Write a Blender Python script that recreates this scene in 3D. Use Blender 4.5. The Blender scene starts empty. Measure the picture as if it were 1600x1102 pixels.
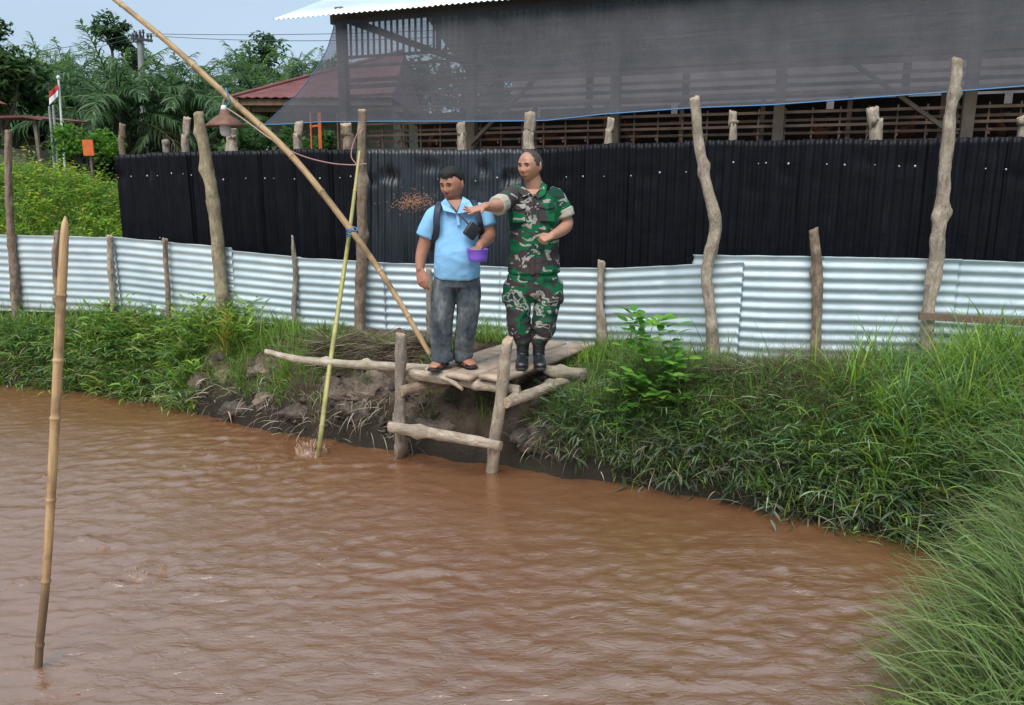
import bpy, bmesh, math, random
import numpy as np
from mathutils import Vector, Matrix, noise as mn
SC = bpy.context.scene
COL = SC.collection
random.seed(7)
R = math.radians
# ------------------------------------------------------------------ camera
FPX, CX, CY = 1200.0, 800.0, 551.0
PITCH = math.atan(261 / 1200)
CP, SP = math.cos(PITCH), math.sin(PITCH)
CAMZ = 2.2
cam = bpy.data.cameras.new('camera'); camo = bpy.data.objects.new('camera', cam); COL.objects.link(camo)
cam.lens = 27.0; cam.sensor_width = 36.0; cam.clip_start = 0.05; cam.clip_end = 3000
camo.location = (0, 0, CAMZ); camo.rotation_euler = (math.pi / 2 - PITCH, 0, 0)
SC.camera = camo
# ------------------------------------------------------------------ light
SUN_EL, SUN_AZ = R(58), R(200)          # azimuth measured from +Y, clockwise
w = bpy.data.worlds.new('World'); SC.world = w; w.use_nodes = True
nt = w.node_tree; nt.nodes.clear()
n_out = nt.nodes.new('ShaderNodeOutputWorld'); n_bg = nt.nodes.new('ShaderNodeBackground')
n_sky = nt.nodes.new('ShaderNodeTexSky'); n_sky.sky_type = 'NISHITA'; n_sky.sun_disc = False
n_sky.sun_elevation = SUN_EL; n_sky.sun_rotation = SUN_AZ
n_sky.dust_density = 3.0; n_sky.air_density = 1.0; n_sky.ozone_density = 1.0
n_mix = nt.nodes.new('ShaderNodeMix'); n_mix.data_type = 'RGBA'
n_co = nt.nodes.new('ShaderNodeTexCoord'); n_map = nt.nodes.new('ShaderNodeMapping'); n_map.inputs['Scale'].default_value = (1, 1, 3.2)
n_no = nt.nodes.new('ShaderNodeTexNoise'); n_no.inputs['Scale'].default_value = 1.6; n_no.inputs['Detail'].default_value = 6
n_rp = nt.nodes.new('ShaderNodeMapRange'); n_rp.inputs['From Min'].default_value = .3; n_rp.inputs['From Max'].default_value = .7
n_rp.inputs['To Min'].default_value = .72; n_rp.inputs['To Max'].default_value = .93
nt.links.new(n_co.outputs['Generated'], n_map.inputs[0]); nt.links.new(n_map.outputs[0], n_no.inputs['Vector'])
nt.links.new(n_no.outputs[0], n_rp.inputs[0]); nt.links.new(n_rp.outputs[0], n_mix.inputs['Factor'])
nt.links.new(n_sky.outputs[0], n_mix.inputs['A']); n_mix.inputs['B'].default_value = (5.1, 6.6, 8.2, 1)   # thin bright cloud veil
nt.links.new(n_mix.outputs['Result'], n_bg.inputs[0]); n_bg.inputs[1].default_value = 0.070
nt.links.new(n_bg.outputs[0], n_out.inputs[0])
sun = bpy.data.lights.new('sun', 'SUN'); sun.energy = 2.5; sun.angle = R(45); sun.color = (1, .96, .9)
suno = bpy.data.objects.new('sun', sun); COL.objects.link(suno)
sd = Vector((math.sin(SUN_AZ) * math.cos(SUN_EL), math.cos(SUN_AZ) * math.cos(SUN_EL), math.sin(SUN_EL)))
suno.rotation_euler = sd.to_track_quat('Z', 'Y').to_euler()
SC.view_settings.view_transform = 'Standard'; SC.view_settings.look = 'None'
SC.view_settings.exposure = 0.70; SC.view_settings.gamma = 1.0
try: SC.view_settings.use_curve_mapping = False
except Exception: pass
SC.cycles.max_bounces = 8; SC.cycles.transparent_max_bounces = 24

# ------------------------------------------------------------------ projection helpers: photo pixel + distance -> place
def ray(px, py):
    u = CY - py
    return (px - CX, FPX * CP + u * SP, -FPX * SP + u * CP)
def P(px, py, Y):
    r = ray(px, py); t = Y / r[1]
    return Vector((r[0] * t, Y, CAMZ + r[2] * t))
def PZ(px, py, z):
    r = ray(px, py); t = (z - CAMZ) / r[2]
    return Vector((r[0] * t, r[1] * t, z))
HA, HS = 10.164, -.365                   # the poultry house front: Y = HA + HS*X
HD = Vector((1, HS, 0)).normalized()     # along the front
HN = Vector((HS, -1, 0)).normalized()    # towards the camera
HN = Vector((-.343, -.939, 0))
def PL(px, py, off=0.0):                 # point on a plane parallel to the house front
    r = ray(px, py); q = r[0] / r[1]
    return P(px, py, (HA - off * 1.065) / (1 - HS * q))
def HP(s, off, z):                       # s metres along the front from first post, off metres towards camera
    b = Vector((-2.29, 11.0, 0)) + HD * s + HN * off
    return Vector((b.x, b.y, z))

# ------------------------------------------------------------------ object helpers
def tag(o, label=None, cat=None, group=None, kind=None):
    if label: o['label'] = label
    if cat: o['category'] = cat
    if group: o['group'] = group
    if kind: o['kind'] = kind
    return o
def empty(name, loc, label, cat, group=None):
    o = bpy.data.objects.new(name, None); COL.objects.link(o); o.location = loc
    o.empty_display_size = .1
    return tag(o, label, cat, group)
def link(name, me, mat, parent=None, smooth=True):
    o = bpy.data.objects.new(name, me); COL.objects.link(o)
    if mat: me.materials.append(mat) if not len(me.materials) else None
    if parent is not None:
        o.parent = parent
        o.matrix_parent_inverse = Matrix.Translation(parent.location).inverted() if parent.type == 'EMPTY' else Matrix.Identity(4)
    if smooth and len(me.polygons):
        me.polygons.foreach_set('use_smooth', np.ones(len(me.polygons), dtype=bool))
    return o
def mesh(name, verts, faces, mat, parent=None, smooth=True, attrs=None, base=None):
    """verts Nx3 world; quads array or list of faces; base = object origin"""
    V = np.asarray(verts, dtype=np.float32).reshape(-1, 3).copy()
    me = bpy.data.meshes.new(name)
    if base is not None: V -= np.array(base, dtype=np.float32)
    if isinstance(faces, np.ndarray):
        k = faces.shape[1]; nf = len(faces)
        me.vertices.add(len(V)); me.vertices.foreach_set('co', V.ravel())
        me.loops.add(nf * k); me.loops.foreach_set('vertex_index', faces.astype(np.int32).ravel())
        me.polygons.add(nf); me.polygons.foreach_set('loop_start', np.arange(0, nf * k, k, dtype=np.int32))
        try: me.polygons.foreach_set('loop_total', np.full(nf, k, dtype=np.int32))
        except Exception: pass
        me.update(calc_edges=True)
    else:
        me.from_pydata([tuple(v) for v in V.tolist()], [], faces)
    if attrs:
        for an, (ty, data) in attrs.items():
            a = me.attributes.new(an, ty, 'POINT')
            key = 'value' if ty == 'FLOAT' else ('color' if ty == 'FLOAT_COLOR' else 'vector')
            a.data.foreach_set(key, np.asarray(data, dtype=np.float32).ravel())
    o = link(name, me, mat, parent, smooth)
    if base is not None:
        o.location = base
    return o
class MB:
    """collects plain shapes, linked as ONE mesh"""
    def __init__(s): s.v = []; s.f = []
    def add(s, v, f):
        n = len(s.v); s.v += [tuple(a) for a in v]; s.f += [tuple(i + n for i in q) for q in f]; return s
    def box(s, c, size, ax=None, ay=None, az=None):
        ax = Vector(ax or (1, 0, 0)).normalized(); ay = Vector(ay or (0, 1, 0)).normalized(); az = Vector(az or (0, 0, 1)).normalized()
        c = Vector(c); v = []
        for i in (-1, 1):
            for j in (-1, 1):
                for k in (-1, 1):
                    v.append(c + ax * i * size[0] / 2 + ay * j * size[1] / 2 + az * k * size[2] / 2)
        return s.add(v, [(0, 1, 3, 2), (4, 6, 7, 5), (0, 4, 5, 1), (2, 3, 7, 6), (0, 2, 6, 4), (1, 5, 7, 3)])
    def beam(s, a, b, wd, ht, up=(0, 0, 1)):
        a = Vector(a); b = Vector(b); d = (b - a); L = d.length; d.normalize()
        side = d.cross(Vector(up))
        if side.length < 1e-4: side = d.cross(Vector((0, 1, 0)))
        side.normalize(); u2 = side.cross(d)
        return s.box((a + b) / 2, (L, wd, ht), d, side, u2)
    def tube(s, pts, rad, n=8, sub=1, ref=None):
        v, f = tube(pts, rad, n, sub, ref, cap=False); return s.add(v, f)
    def build(s, name, mat, parent=None, smooth=False, base=None, attrs=None):
        return mesh(name, s.v, s.f, mat, parent, smooth, attrs, base)

def crom(pts, sub):
    p = np.asarray(pts, float)
    if sub <= 1 or len(p) < 3:
        if len(p) == 2 and sub > 1:
            t = np.linspace(0, 1, sub + 1)[:, None]; return p[0] * (1 - t) + p[1] * t
        return p
    q = np.vstack([2 * p[0] - p[1], p, 2 * p[-1] - p[-2]]); out = []
    for i in range(1, len(q) - 2):
        for k in range(sub):
            t = k / sub; a, b, c, d = q[i - 1], q[i], q[i + 1], q[i + 2]
            out.append(.5 * ((2 * b) + (-a + c) * t + (2 * a - 5 * b + 4 * c - d) * t * t + (-a + 3 * b - 3 * c + d) * t ** 3))
    out.append(p[-1]); return np.array(out)
def tube(pts, rad, n=14, sub=4, ref=None, cap=True, ck=1.0):
    """tapered tube with rounded ends. rad: r or (a, b) per point"""
    rr = np.array([(r, r) if not isinstance(r, (tuple, list)) else r for r in rad], float)
    A = np.hstack([np.array([tuple(p) for p in pts], float), rr]); A = crom(A, sub)
    C = A[:, :3]; rr = np.maximum(A[:, 3:], 1e-4)
    T = np.gradient(C, axis=0); T /= np.maximum(np.linalg.norm(T, axis=1), 1e-9)[:, None]
    if cap:
        a0 = [(-.98, .2), (-.8, .6), (-.4, .92)]; r0 = rr[0].min() * ck; r1 = rr[-1].min() * ck
        C = np.vstack([[C[0] + T[0] * k * r0 for k, _ in a0], C, [C[-1] - T[-1] * k * r1 for k, _ in a0[::-1]]])
        rr = np.vstack([[rr[0] * m for _, m in a0], rr, [rr[-1] * m for _, m in a0[::-1]]])
        T = np.vstack([[T[0]] * 3, T, [T[-1]] * 3])
    ref = np.array(ref if ref is not None else (1, 0, 0), float)
    if ref is not None and abs(T[0] @ ref) > .9: ref = np.array((0, 1, 0.)) if abs(T[0][1]) < .7 else np.array((0, 0, 1.))
    V = []; th = np.linspace(0, 2 * np.pi, n, endpoint=False)
    for c, t, r in zip(C, T, rr):
        s = ref - t * (t @ ref); s /= max(np.linalg.norm(s), 1e-6); u = np.cross(t, s)
        V.append(c + np.outer(np.cos(th) * r[0], s) + np.outer(np.sin(th) * r[1], u)); ref = s
    V = np.vstack(V); m = len(C); F = []
    for i in range(m - 1):
        for j in range(n):
            F.append((i * n + j, i * n + (j + 1) % n, (i + 1) * n + (j + 1) % n, (i + 1) * n + j))
    F.append(tuple(range(n))[::-1]); F.append(tuple((m - 1) * n + j for j in range(n)))
    return V, F
def ctube(*a, **k): return tube(*a, ck=.16, **k)
def ellips(c, r, rot=None, n=20, m=14):
    V = []; F = []
    for i in range(m + 1):
        ph = math.pi * i / m
        for j in range(n):
            a = 2 * math.pi * j / n
            V.append((r[0] * math.sin(ph) * math.cos(a), r[1] * math.sin(ph) * math.sin(a), r[2] * math.cos(ph)))
    for i in range(m):
        for j in range(n):
            F.append((i * n + j, (i + 1) * n + j, (i + 1) * n + (j + 1) % n, i * n + (j + 1) % n))
    V = np.array(V)
    if rot is not None: V = V @ np.array(rot).T
    return V + np.array(tuple(c)), F
def merge(parts):
    V = []; F = []; n = 0
    for v, f in parts:
        V.append(np.asarray(v)); F += [tuple(i + n for i in q) for q in f]; n += len(v)
    return np.vstack(V), F
def remesh(name, parts, voxel, mat, parent=None, smooth=2, base=None, deform=None):
    """union of closed shapes grown into one continuous skin"""
    V, F = merge(parts)
    me = bpy.data.meshes.new(name); me.from_pydata([tuple(v) for v in V.tolist()], [], F)
    bm = bmesh.new(); bm.from_mesh(me); bmesh.ops.recalc_face_normals(bm, faces=bm.faces); bm.to_mesh(me); bm.free()
    t = bpy.data.objects.new(name, me); COL.objects.link(t)
    md = t.modifiers.new('r', 'REMESH'); md.mode = 'VOXEL'; md.voxel_size = voxel
    if smooth:
        s = t.modifiers.new('s', 'SMOOTH'); s.factor = .5; s.iterations = smooth
    dg = bpy.context.evaluated_depsgraph_get(); ev = t.evaluated_get(dg)
    m2 = bpy.data.meshes.new_from_object(ev); m2.name = name
    bpy.data.objects.remove(t); bpy.data.meshes.remove(me)
    if deform:
        n = len(m2.vertices); co = np.empty(n * 3, np.float32); no = np.empty(n * 3, np.float32)
        m2.vertices.foreach_get('co', co); m2.vertices.foreach_get('normal', no)
        co = deform(co.reshape(-1, 3), no.reshape(-1, 3)); m2.vertices.foreach_set('co', co.astype(np.float32).ravel()); m2.update()
    if base is not None:
        m2.transform(Matrix.Translation(-Vector(base)))
    m2.materials.clear()
    o = link(name, m2, mat, parent, True)
    if base is not None: o.location = base
    return o
def nz(p, s=1.0, o=0.0):
    return mn.noise(Vector((p[0] * s + o, p[1] * s + o * .7, p[2] * s - o)))
def npnoise(X, Y, seed=0, octs=4, sc=1.0, gain=.5):
    """vectorised smooth value noise"""
    rs = np.random.RandomState(seed); out = np.zeros_like(X, dtype=float); amp = 1.0; tot = 0
    for o in range(octs):
        G = rs.rand(257, 257); x = X * sc + 37.2 * o; y = Y * sc + 11.7 * o
        xi = np.floor(x).astype(int); yi = np.floor(y).astype(int); fx = x - xi; fy = y - yi
        fx = fx * fx * (3 - 2 * fx); fy = fy * fy * (3 - 2 * fy)
        a = G[xi % 256, yi % 256]; b = G[(xi + 1) % 256, yi % 256]; c = G[xi % 256, (yi + 1) % 256]; d = G[(xi + 1) % 256, (yi + 1) % 256]
        out += amp * ((a * (1 - fx) + b * fx) * (1 - fy) + (c * (1 - fx) + d * fx) * fy - .5); tot += amp
        amp *= gain; sc *= 2.03
    return out / tot * 2

# ------------------------------------------------------------------ materials
def mat(name):
    m = bpy.data.materials.new(name); m.use_nodes = True
    nt = m.node_tree; b = nt.nodes['Principled BSDF']; return m, nt, b
def N(nt, t, **k):
    n = nt.nodes.new(t)
    for a, v in k.items():
        if a.startswith('i_'):
            n.inputs[a[2:].replace('_', ' ')].default_value = v
        else: setattr(n, a, v)
    return n
def ramp(nt, fac, stops, interp='LINEAR'):
    r = nt.nodes.new('ShaderNodeValToRGB'); cr = r.color_ramp; cr.interpolation = interp
    while len(cr.elements) < len(stops): cr.elements.new(.5)
    for e, (p, c) in zip(cr.elements, stops):
        e.position = p; e.color = (*c, 1) if len(c) == 3 else c
    nt.links.new(fac, r.inputs[0]); return r.outputs[0]
def coords(nt, kind='Object', scale=(1, 1, 1), attr=None, rot=None):
    if attr:
        c = N(nt, 'ShaderNodeAttribute', attribute_name=attr).outputs['Vector']
    elif kind == 'World': c = N(nt, 'ShaderNodeNewGeometry').outputs['Position']
    else: c = N(nt, 'ShaderNodeTexCoord').outputs[kind]
    m = N(nt, 'ShaderNodeMapping'); m.inputs['Scale'].default_value = scale
    if rot: m.inputs['Rotation'].default_value = rot
    nt.links.new(c, m.inputs[0]); return m.outputs[0]
def noi(nt, vec, scale, detail=4, rough=.55, dist=0):
    n = N(nt, 'ShaderNodeTexNoise'); n.inputs['Scale'].default_value = scale; n.inputs['Detail'].default_value = detail
    n.inputs['Roughness'].default_value = rough; n.inputs['Distortion'].default_value = dist
    nt.links.new(vec, n.inputs['Vector']); return n.outputs[0]
def mixc(nt, fac, a, b, mode='MIX'):
    m = N(nt, 'ShaderNodeMix', data_type='RGBA', blend_type=mode)
    for sock, v in (('Factor', fac), ('A', a), ('B', b)):
        if hasattr(v, 'is_linked') or hasattr(v, 'links'): nt.links.new(v, m.inputs[sock])
        elif sock == 'Factor': m.inputs[sock].default_value = v
        else: m.inputs[sock].default_value = (*v, 1)
    return m.outputs['Result']
def bump(nt, b, h, strength, dist=.01):
    n = N(nt, 'ShaderNodeBump'); n.inputs['Strength'].default_value = strength; n.inputs['Distance'].default_value = dist
    nt.links.new(h, n.inputs['Height']); nt.links.new(n.outputs[0], b.inputs['Normal'])
def simple(name, c, rough=.7, metal=0, var=.25, scale=8, bs=.2, bd=.004, kind='Object', sc3=(1, 1, 1), spec=.5):
    m, nt, b = mat(name); v = coords(nt, kind, sc3); n = noi(nt, v, scale, 6)
    c0 = tuple(x * (1 - var) for x in c); c1 = tuple(min(1, x * (1 + var)) for x in c)
    nt.links.new(ramp(nt, n, [(.3, c0), (.7, c1)]), b.inputs['Base Color'])
    b.inputs['Roughness'].default_value = rough; b.inputs['Metallic'].default_value = metal; b.inputs['Specular IOR Level'].default_value = spec
    if bs: bump(nt, b, noi(nt, v, scale * 4, 5), bs, bd)
    return m
def bark(name, c_dark, c_mid, c_light, crack=.5):
    m, nt, b = mat(name)
    v = coords(nt, attr='lp', scale=(1, 1, .35)); v2 = coords(nt, attr='lp', scale=(1, 1, 1))
    n1 = noi(nt, v, 26, 8, .65, .6); n2 = noi(nt, v2, 7, 5, .6); n3 = noi(nt, v, 90, 4, .7)
    vo = N(nt, 'ShaderNodeTexVoronoi', feature='DISTANCE_TO_EDGE'); vo.inputs['Scale'].default_value = 22
    vd = N(nt, 'ShaderNodeVectorMath', operation='MULTIPLY_ADD'); nzz = N(nt, 'ShaderNodeTexNoise'); nzz.inputs['Scale'].default_value = 30; nt.links.new(v2, nzz.inputs['Vector'])
    nt.links.new(nzz.outputs['Color'], vd.inputs[0]); vd.inputs[1].default_value = (.06, .06, .10); nt.links.new(coords(nt, attr='lp', scale=(1, 1, .45)), vd.inputs[2]); nt.links.new(vd.outputs[0], vo.inputs['Vector'])
    base = ramp(nt, n1, [(.28, c_dark), (.45, c_mid), (.68, c_light)])
    base = mixc(nt, ramp(nt, n2, [(.4, (0, 0, 0)), (.62, (.75, .75, .75))]), base, tuple(x * .62 for x in c_mid))
    cr = ramp(nt, vo.outputs['Distance'], [(0, (1, 1, 1)), (.05, (0, 0, 0))])
    base = mixc(nt, mixc(nt, crack, (0, 0, 0), cr), base, tuple(x * .5 for x in c_dark))
    base = mixc(nt, .35, base, ramp(nt, n3, [(.3, (.25, .25, .25)), (.7, (1, 1, 1))]), 'MULTIPLY')
    nt.links.new(base, b.inputs['Base Color']); b.inputs['Roughness'].default_value = .9; b.inputs['Specular IOR Level'].default_value = .2
    hh = mixc(nt, .4, n1, n3); bump(nt, b, hh, 1.0, .022)
    return m
M = {}
M['bark_pale'] = bark('bark_pale', (.17, .125, .09), (.46, .37, .285), (.66, .57, .46), .32)
M['bark_brown'] = bark('bark_brown', (.10, .068, .048), (.30, .22, .16), (.48, .38, .29), .32)
M['bark_olive'] = bark('bark_olive', (.16, .12, .07), (.38, .31, .20), (.54, .46, .33), .32)
M['bark_grey'] = bark('bark_grey', (.12, .10, .08), (.34, .285, .23), (.52, .46, .39), .32)
M['bark_white'] = bark('bark_white', (.22, .18, .13), (.48, .41, .31), (.62, .56, .46), .15)
M['cutwood'] = simple('cutwood', (.38, .28, .19), .85, scale=30)
M['weather'] = simple('weathered_board', (.36, .275, .21), .85, 0, .35, 7, .6, .004, 'Object', (1, 1, 1))
M['timber'] = simple('house_timber', (.16, .12, .09), .85, 0, .4, 4, .3)
M['timber_red'] = simple('fascia_timber', (.22, .13, .08), .8, 0, .3, 5, .3)
M['rail_old'] = simple('old_rail', (.15, .10, .07), .85, 0, .4, 9, .5, .006, 'Object', (.3, 1, 1))
M['orange'] = simple('orange_paint', (.62, .13, .03), .6, 0, .2)
M['blue_rope'] = simple('blue_rope', (.07, .22, .44), .6, 0, .1, 30)
M['blue_string'] = simple('blue_string', (.06, .16, .32), .7, 0, .2, 40)
M['cable'] = simple('cable', (.42, .24, .22), .6, 0, .15, 30, 0)
M['wire'] = simple('wire', (.06, .07, .08), .6, 0, .1, 30, 0)
M['concrete'] = simple('concrete_pole', (.24, .25, .24), .9, 0, .25, 3)
M['rust_shade'] = simple('rusty_shade', (.17, .085, .06), .7, .2, .35, 14)
M['bulb'] = simple('lamp_glass', (.62, .62, .66), .35, 0, .05, 5, 0)
M['white_pole'] = simple('white_pipe', (.6, .62, .6), .5, 0, .1)
M['flag_red'] = simple('flag_red', (.48, .035, .03), .8, 0, .1)
M['flag_white'] = simple('flag_white', (.78, .78, .8), .8, 0, .05)
M['ins'] = simple('insulator', (.04, .04, .05), .4)
M['red_roof'] = simple('red_roof', (.15, .048, .046), .6, 0, .3, 3, 0)
M['old_roof'] = simple('old_rusty_roof', (.060, .045, .044), .7, 0, .4, 1.5)
M['wallm'] = simple('plaster', (.2, .17, .13), .9)
M['dark'] = simple('dark_cage_and_backing', (.035, .022, .017), .9, 0, .3, 6)
M['cage'] = simple('cage_wood', (.24, .155, .115), .85, 0, .35, 5)
M['hen'] = simple('hen_feathers', (.16, .05, .022), .9, 0, .4, 20)
M['comb'] = simple('hen_comb', (.4, .03, .02), .6)
M['pellet'] = simple('feed_pellet', (.36, .17, .10), .9, 0, .3, 40, 0)
M['foil'] = simple('nail_head', (.38, .41, .44), .35, .5, .1, 40, 0)
M['skin1'] = simple('skin_warm', (.36, .165, .105), .5, 0, .12, 12, .15, .002)
M['skin2'] = simple('skin_tan', (.40, .20, .13), .5, 0, .12, 12, .15, .002)
M['lip'] = simple('lips', (.20, .06, .05), .5, 0, .1)
M['hair'] = simple('hair', (.008, .007, .007), .75, 0, .3, 60, .7, .004)
M['hair_short'] = simple('hair_cropped', (.05, .038, .032), .8, 0, .35, 80, .6, .003)
M['eyew'] = simple('eye_white', (.5, .47, .43), .3, 0, .03, 5, 0)
M['iris'] = simple('eye_dark', (.01, .008, .007), .2, 0, .1, 5, 0)
M['polo'] = simple('polo_cotton', (.22, .47, .73), .85, 0, .07, 22, .35, .003)
M['polo2'] = simple('polo_collar', (.25, .49, .74), .85, 0, .05, 22, .2, .003)
M['navy'] = simple('navy_nylon', (.018, .024, .045), .6, 0, .2, 30)
M['blackbag'] = simple('black_leather', (.016, .015, .017), .42, 0, .25, 30)
M['purple'] = simple('purple_plastic', (.22, .11, .68), .35, 0, .04, 6, 0)
M['sandal'] = simple('sandal_leather', (.13, .045, .03), .6, 0, .3, 30)
M['sole'] = simple('sandal_sole', (.02, .015, .013), .7, 0, .2, 30)
M['boot'] = simple('boot_leather', (.014, .016, .02), .34, 0, .3, 20, .5, .004)
M['cuff'] = simple('sleeve_cuff', (.40, .37, .30), .9, 0, .08, 30)
M['button'] = simple('button', (.05, .06, .04), .5)
M['bluepl'] = simple('blue_plastic', (.03, .25, .45), .4)
M['palmtrunk'] = simple('palm_trunk', (.06, .045, .035), .95, 0, .4, 6, .8, .05)
M['trunk'] = simple('tree_trunk', (.10, .08, .06), .95, 0, .3, 6)
def mk_denim():
    m, nt, b = mat('denim'); v = coords(nt)
    n = noi(nt, v, 5, 4); n2 = noi(nt, coords(nt, scale=(1, 1, .25)), 70, 5, .7)
    n = noi(nt, coords(nt, scale=(1.6, 1.6, .8)), 6, 6, .65)
    c = ramp(nt, n, [(.32, (.04, .052, .066)), (.5, (.095, .112, .125)), (.66, (.22, .235, .235))])
    c = mixc(nt, .5, c, ramp(nt, n2, [(.3, (.45, .45, .45)), (.7, (1, 1, 1))]), 'MULTIPLY')
    nt.links.new(c, b.inputs['Base Color']); b.inputs['Roughness'].default_value = .95; b.inputs['Specular IOR Level'].default_value = .15
    bump(nt, b, n2, .4, .004); return m
M['denim'] = mk_denim()
def mk_camo():
    m, nt, b = mat('camouflage_cloth'); v = coords(nt, scale=(.75, .75, 1.15), rot=(0, .25, 0))
    w1 = N(nt, 'ShaderNodeTexNoise'); w1.inputs['Scale'].default_value = 9; w1.inputs['Detail'].default_value = 2
    nt.links.new(v, w1.inputs['Vector'])
    vv = N(nt, 'ShaderNodeVectorMath', operation='MULTIPLY_ADD'); nt.links.new(w1.outputs['Color'], vv.inputs[0])
    vv.inputs[1].default_value = (.09, .09, .09); nt.links.new(v, vv.inputs[2])
    n1 = noi(nt, vv.outputs[0], 6.5, 1.5, .5, .3)
    ofs = N(nt, 'ShaderNodeVectorMath', operation='ADD'); nt.links.new(vv.outputs[0], ofs.inputs[0]); ofs.inputs[1].default_value = (3.7, 8.1, 5.3)
    n2 = noi(nt, ofs.outputs[0], 7.5, 1.5, .5, .3)
    ofs2 = N(nt, 'ShaderNodeVectorMath', operation='ADD'); nt.links.new(vv.outputs[0], ofs2.inputs[0]); ofs2.inputs[1].default_value = (13.7, -8.1, 2.3)
    n3 = noi(nt, ofs2.outputs[0], 11, 2, .5, 1.0)
    c = ramp(nt, n1, [(0, (.060, .050, .052)), (.455, (.010, .125, .052)), (.60, (.016, .055, .040))], 'CONSTANT')
    f2 = ramp(nt, n2, [(0, (0, 0, 0)), (.56, (1, 1, 1))], 'CONSTANT')
    c = mixc(nt, f2, c, (.062, .048, .050))
    f3 = ramp(nt, n3, [(0, (0, 0, 0)), (.585, (1, 1, 1)), (.67, (0, 0, 0))], 'CONSTANT')
    c = mixc(nt, f3, c, (.36, .34, .31))
    n4 = noi(nt, v, 120, 2)
    c = mixc(nt, .3, c, ramp(nt, n4, [(.3, (.5, .5, .5)), (.7, (1, 1, 1))]), 'MULTIPLY')
    nt.links.new(c, b.inputs['Base Color']); b.inputs['Roughness'].default_value = .92; b.inputs['Specular IOR Level'].default_value = .15
    bump(nt, b, noi(nt, v, 30, 4), .35, .006); return m
M['camo'] = mk_camo()
def mk_bamboo(name, c0, c1, c2):
    m, nt, b = mat(name); v = coords(nt, attr='lp', scale=(1, 1, .08)); n = noi(nt, v, 60, 6, .7); n2 = noi(nt, coords(nt, attr='lp'), 5, 5)
    c = ramp(nt, n, [(.3, c0), (.5, c1), (.7, c2)]); c = mixc(nt, ramp(nt, n2, [(.52, (0, 0, 0)), (.72, (.8, .8, .8))]), c, tuple(x * .5 for x in c0))
    wet = N(nt, 'ShaderNodeAttribute', attribute_name='dirt').outputs['Fac']
    c = mixc(nt, wet, c, (.075, .045, .03))
    nt.links.new(c, b.inputs['Base Color']); b.inputs['Roughness'].default_value = .6; bump(nt, b, n, .3, .003); return m
M['bam_tan'] = mk_bamboo('bamboo_tan', (.30, .17, .08), (.50, .31, .15), (.62, .43, .24))
M['bam_brown'] = mk_bamboo('bamboo_brown', (.20, .12, .06), (.38, .25, .12), (.50, .36, .19))
M['bam_green'] = mk_bamboo('bamboo_green', (.24, .22, .06), (.36, .33, .11), (.48, .44, .20))
def mk_zinc():
    m, nt, b = mat('zinc_sheet'); v = coords(nt, 'World'); n = noi(nt, v, 3, 6); n2 = noi(nt, coords(nt, 'World', (1, 1, 4)), 9, 6, .7)
    c = ramp(nt, n, [(.3, (.40, .49, .53)), (.7, (.52, .60, .63))])
    dirt = ramp(nt, n2, [(.56, (0, 0, 0)), (.8, (.35, .35, .35))]); c = mixc(nt, dirt, c, (.36, .36, .33))
    at = N(nt, 'ShaderNodeAttribute', attribute_name='dirt').outputs['Fac']   # mud splashed on the foot of the sheet
    mm = N(nt, 'ShaderNodeMath', operation='MULTIPLY'); nt.links.new(at, mm.inputs[0])
    nt.links.new(ramp(nt, noi(nt, v, 14, 6, .7), [(.35, (.1, .1, .1)), (.6, (1, 1, 1))]), mm.inputs[1])
    c = mixc(nt, mm.outputs[0], c, (.30, .25, .20))
    nt.links.new(c, b.inputs['Base Color']); b.inputs['Metallic'].default_value = .2; b.inputs['Roughness'].default_value = .55
    bump(nt, b, noi(nt, v, 5, 3), .25, .02); return m
M['zinc'] = mk_zinc()
def mk_black():
    m, nt, b = mat('black_painted_sheet'); v = coords(nt, 'World'); n = noi(nt, coords(nt, 'World', (6, 6, .35)), 2.2, 6, .7)
    c = ramp(nt, n, [(.35, (.003, .0032, .005)), (.62, (.006, .0065, .010)), (.8, (.022, .026, .034))])
    nt.links.new(c, b.inputs['Base Color']); b.inputs['Roughness'].default_value = .42; b.inputs['Specular IOR Level'].default_value = .16
    nt.links.new(ramp(nt, noi(nt, v, 8, 5), [(.3, (.32, .32, .32)), (.7, (.6, .6, .6))]), b.inputs['Roughness'])
    bump(nt, b, noi(nt, v, 6, 4), .3, .02); return m
M['black'] = mk_black(); M['black_sheen'] = simple('sky_sheen_black_sheet', (.012, .016, .021), .36, 0, .35, 5, .3, .02, 'World', (6, 6, .4), .6)  # second black is a lighter, bluish copy: sky reflection put into the colour
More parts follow.
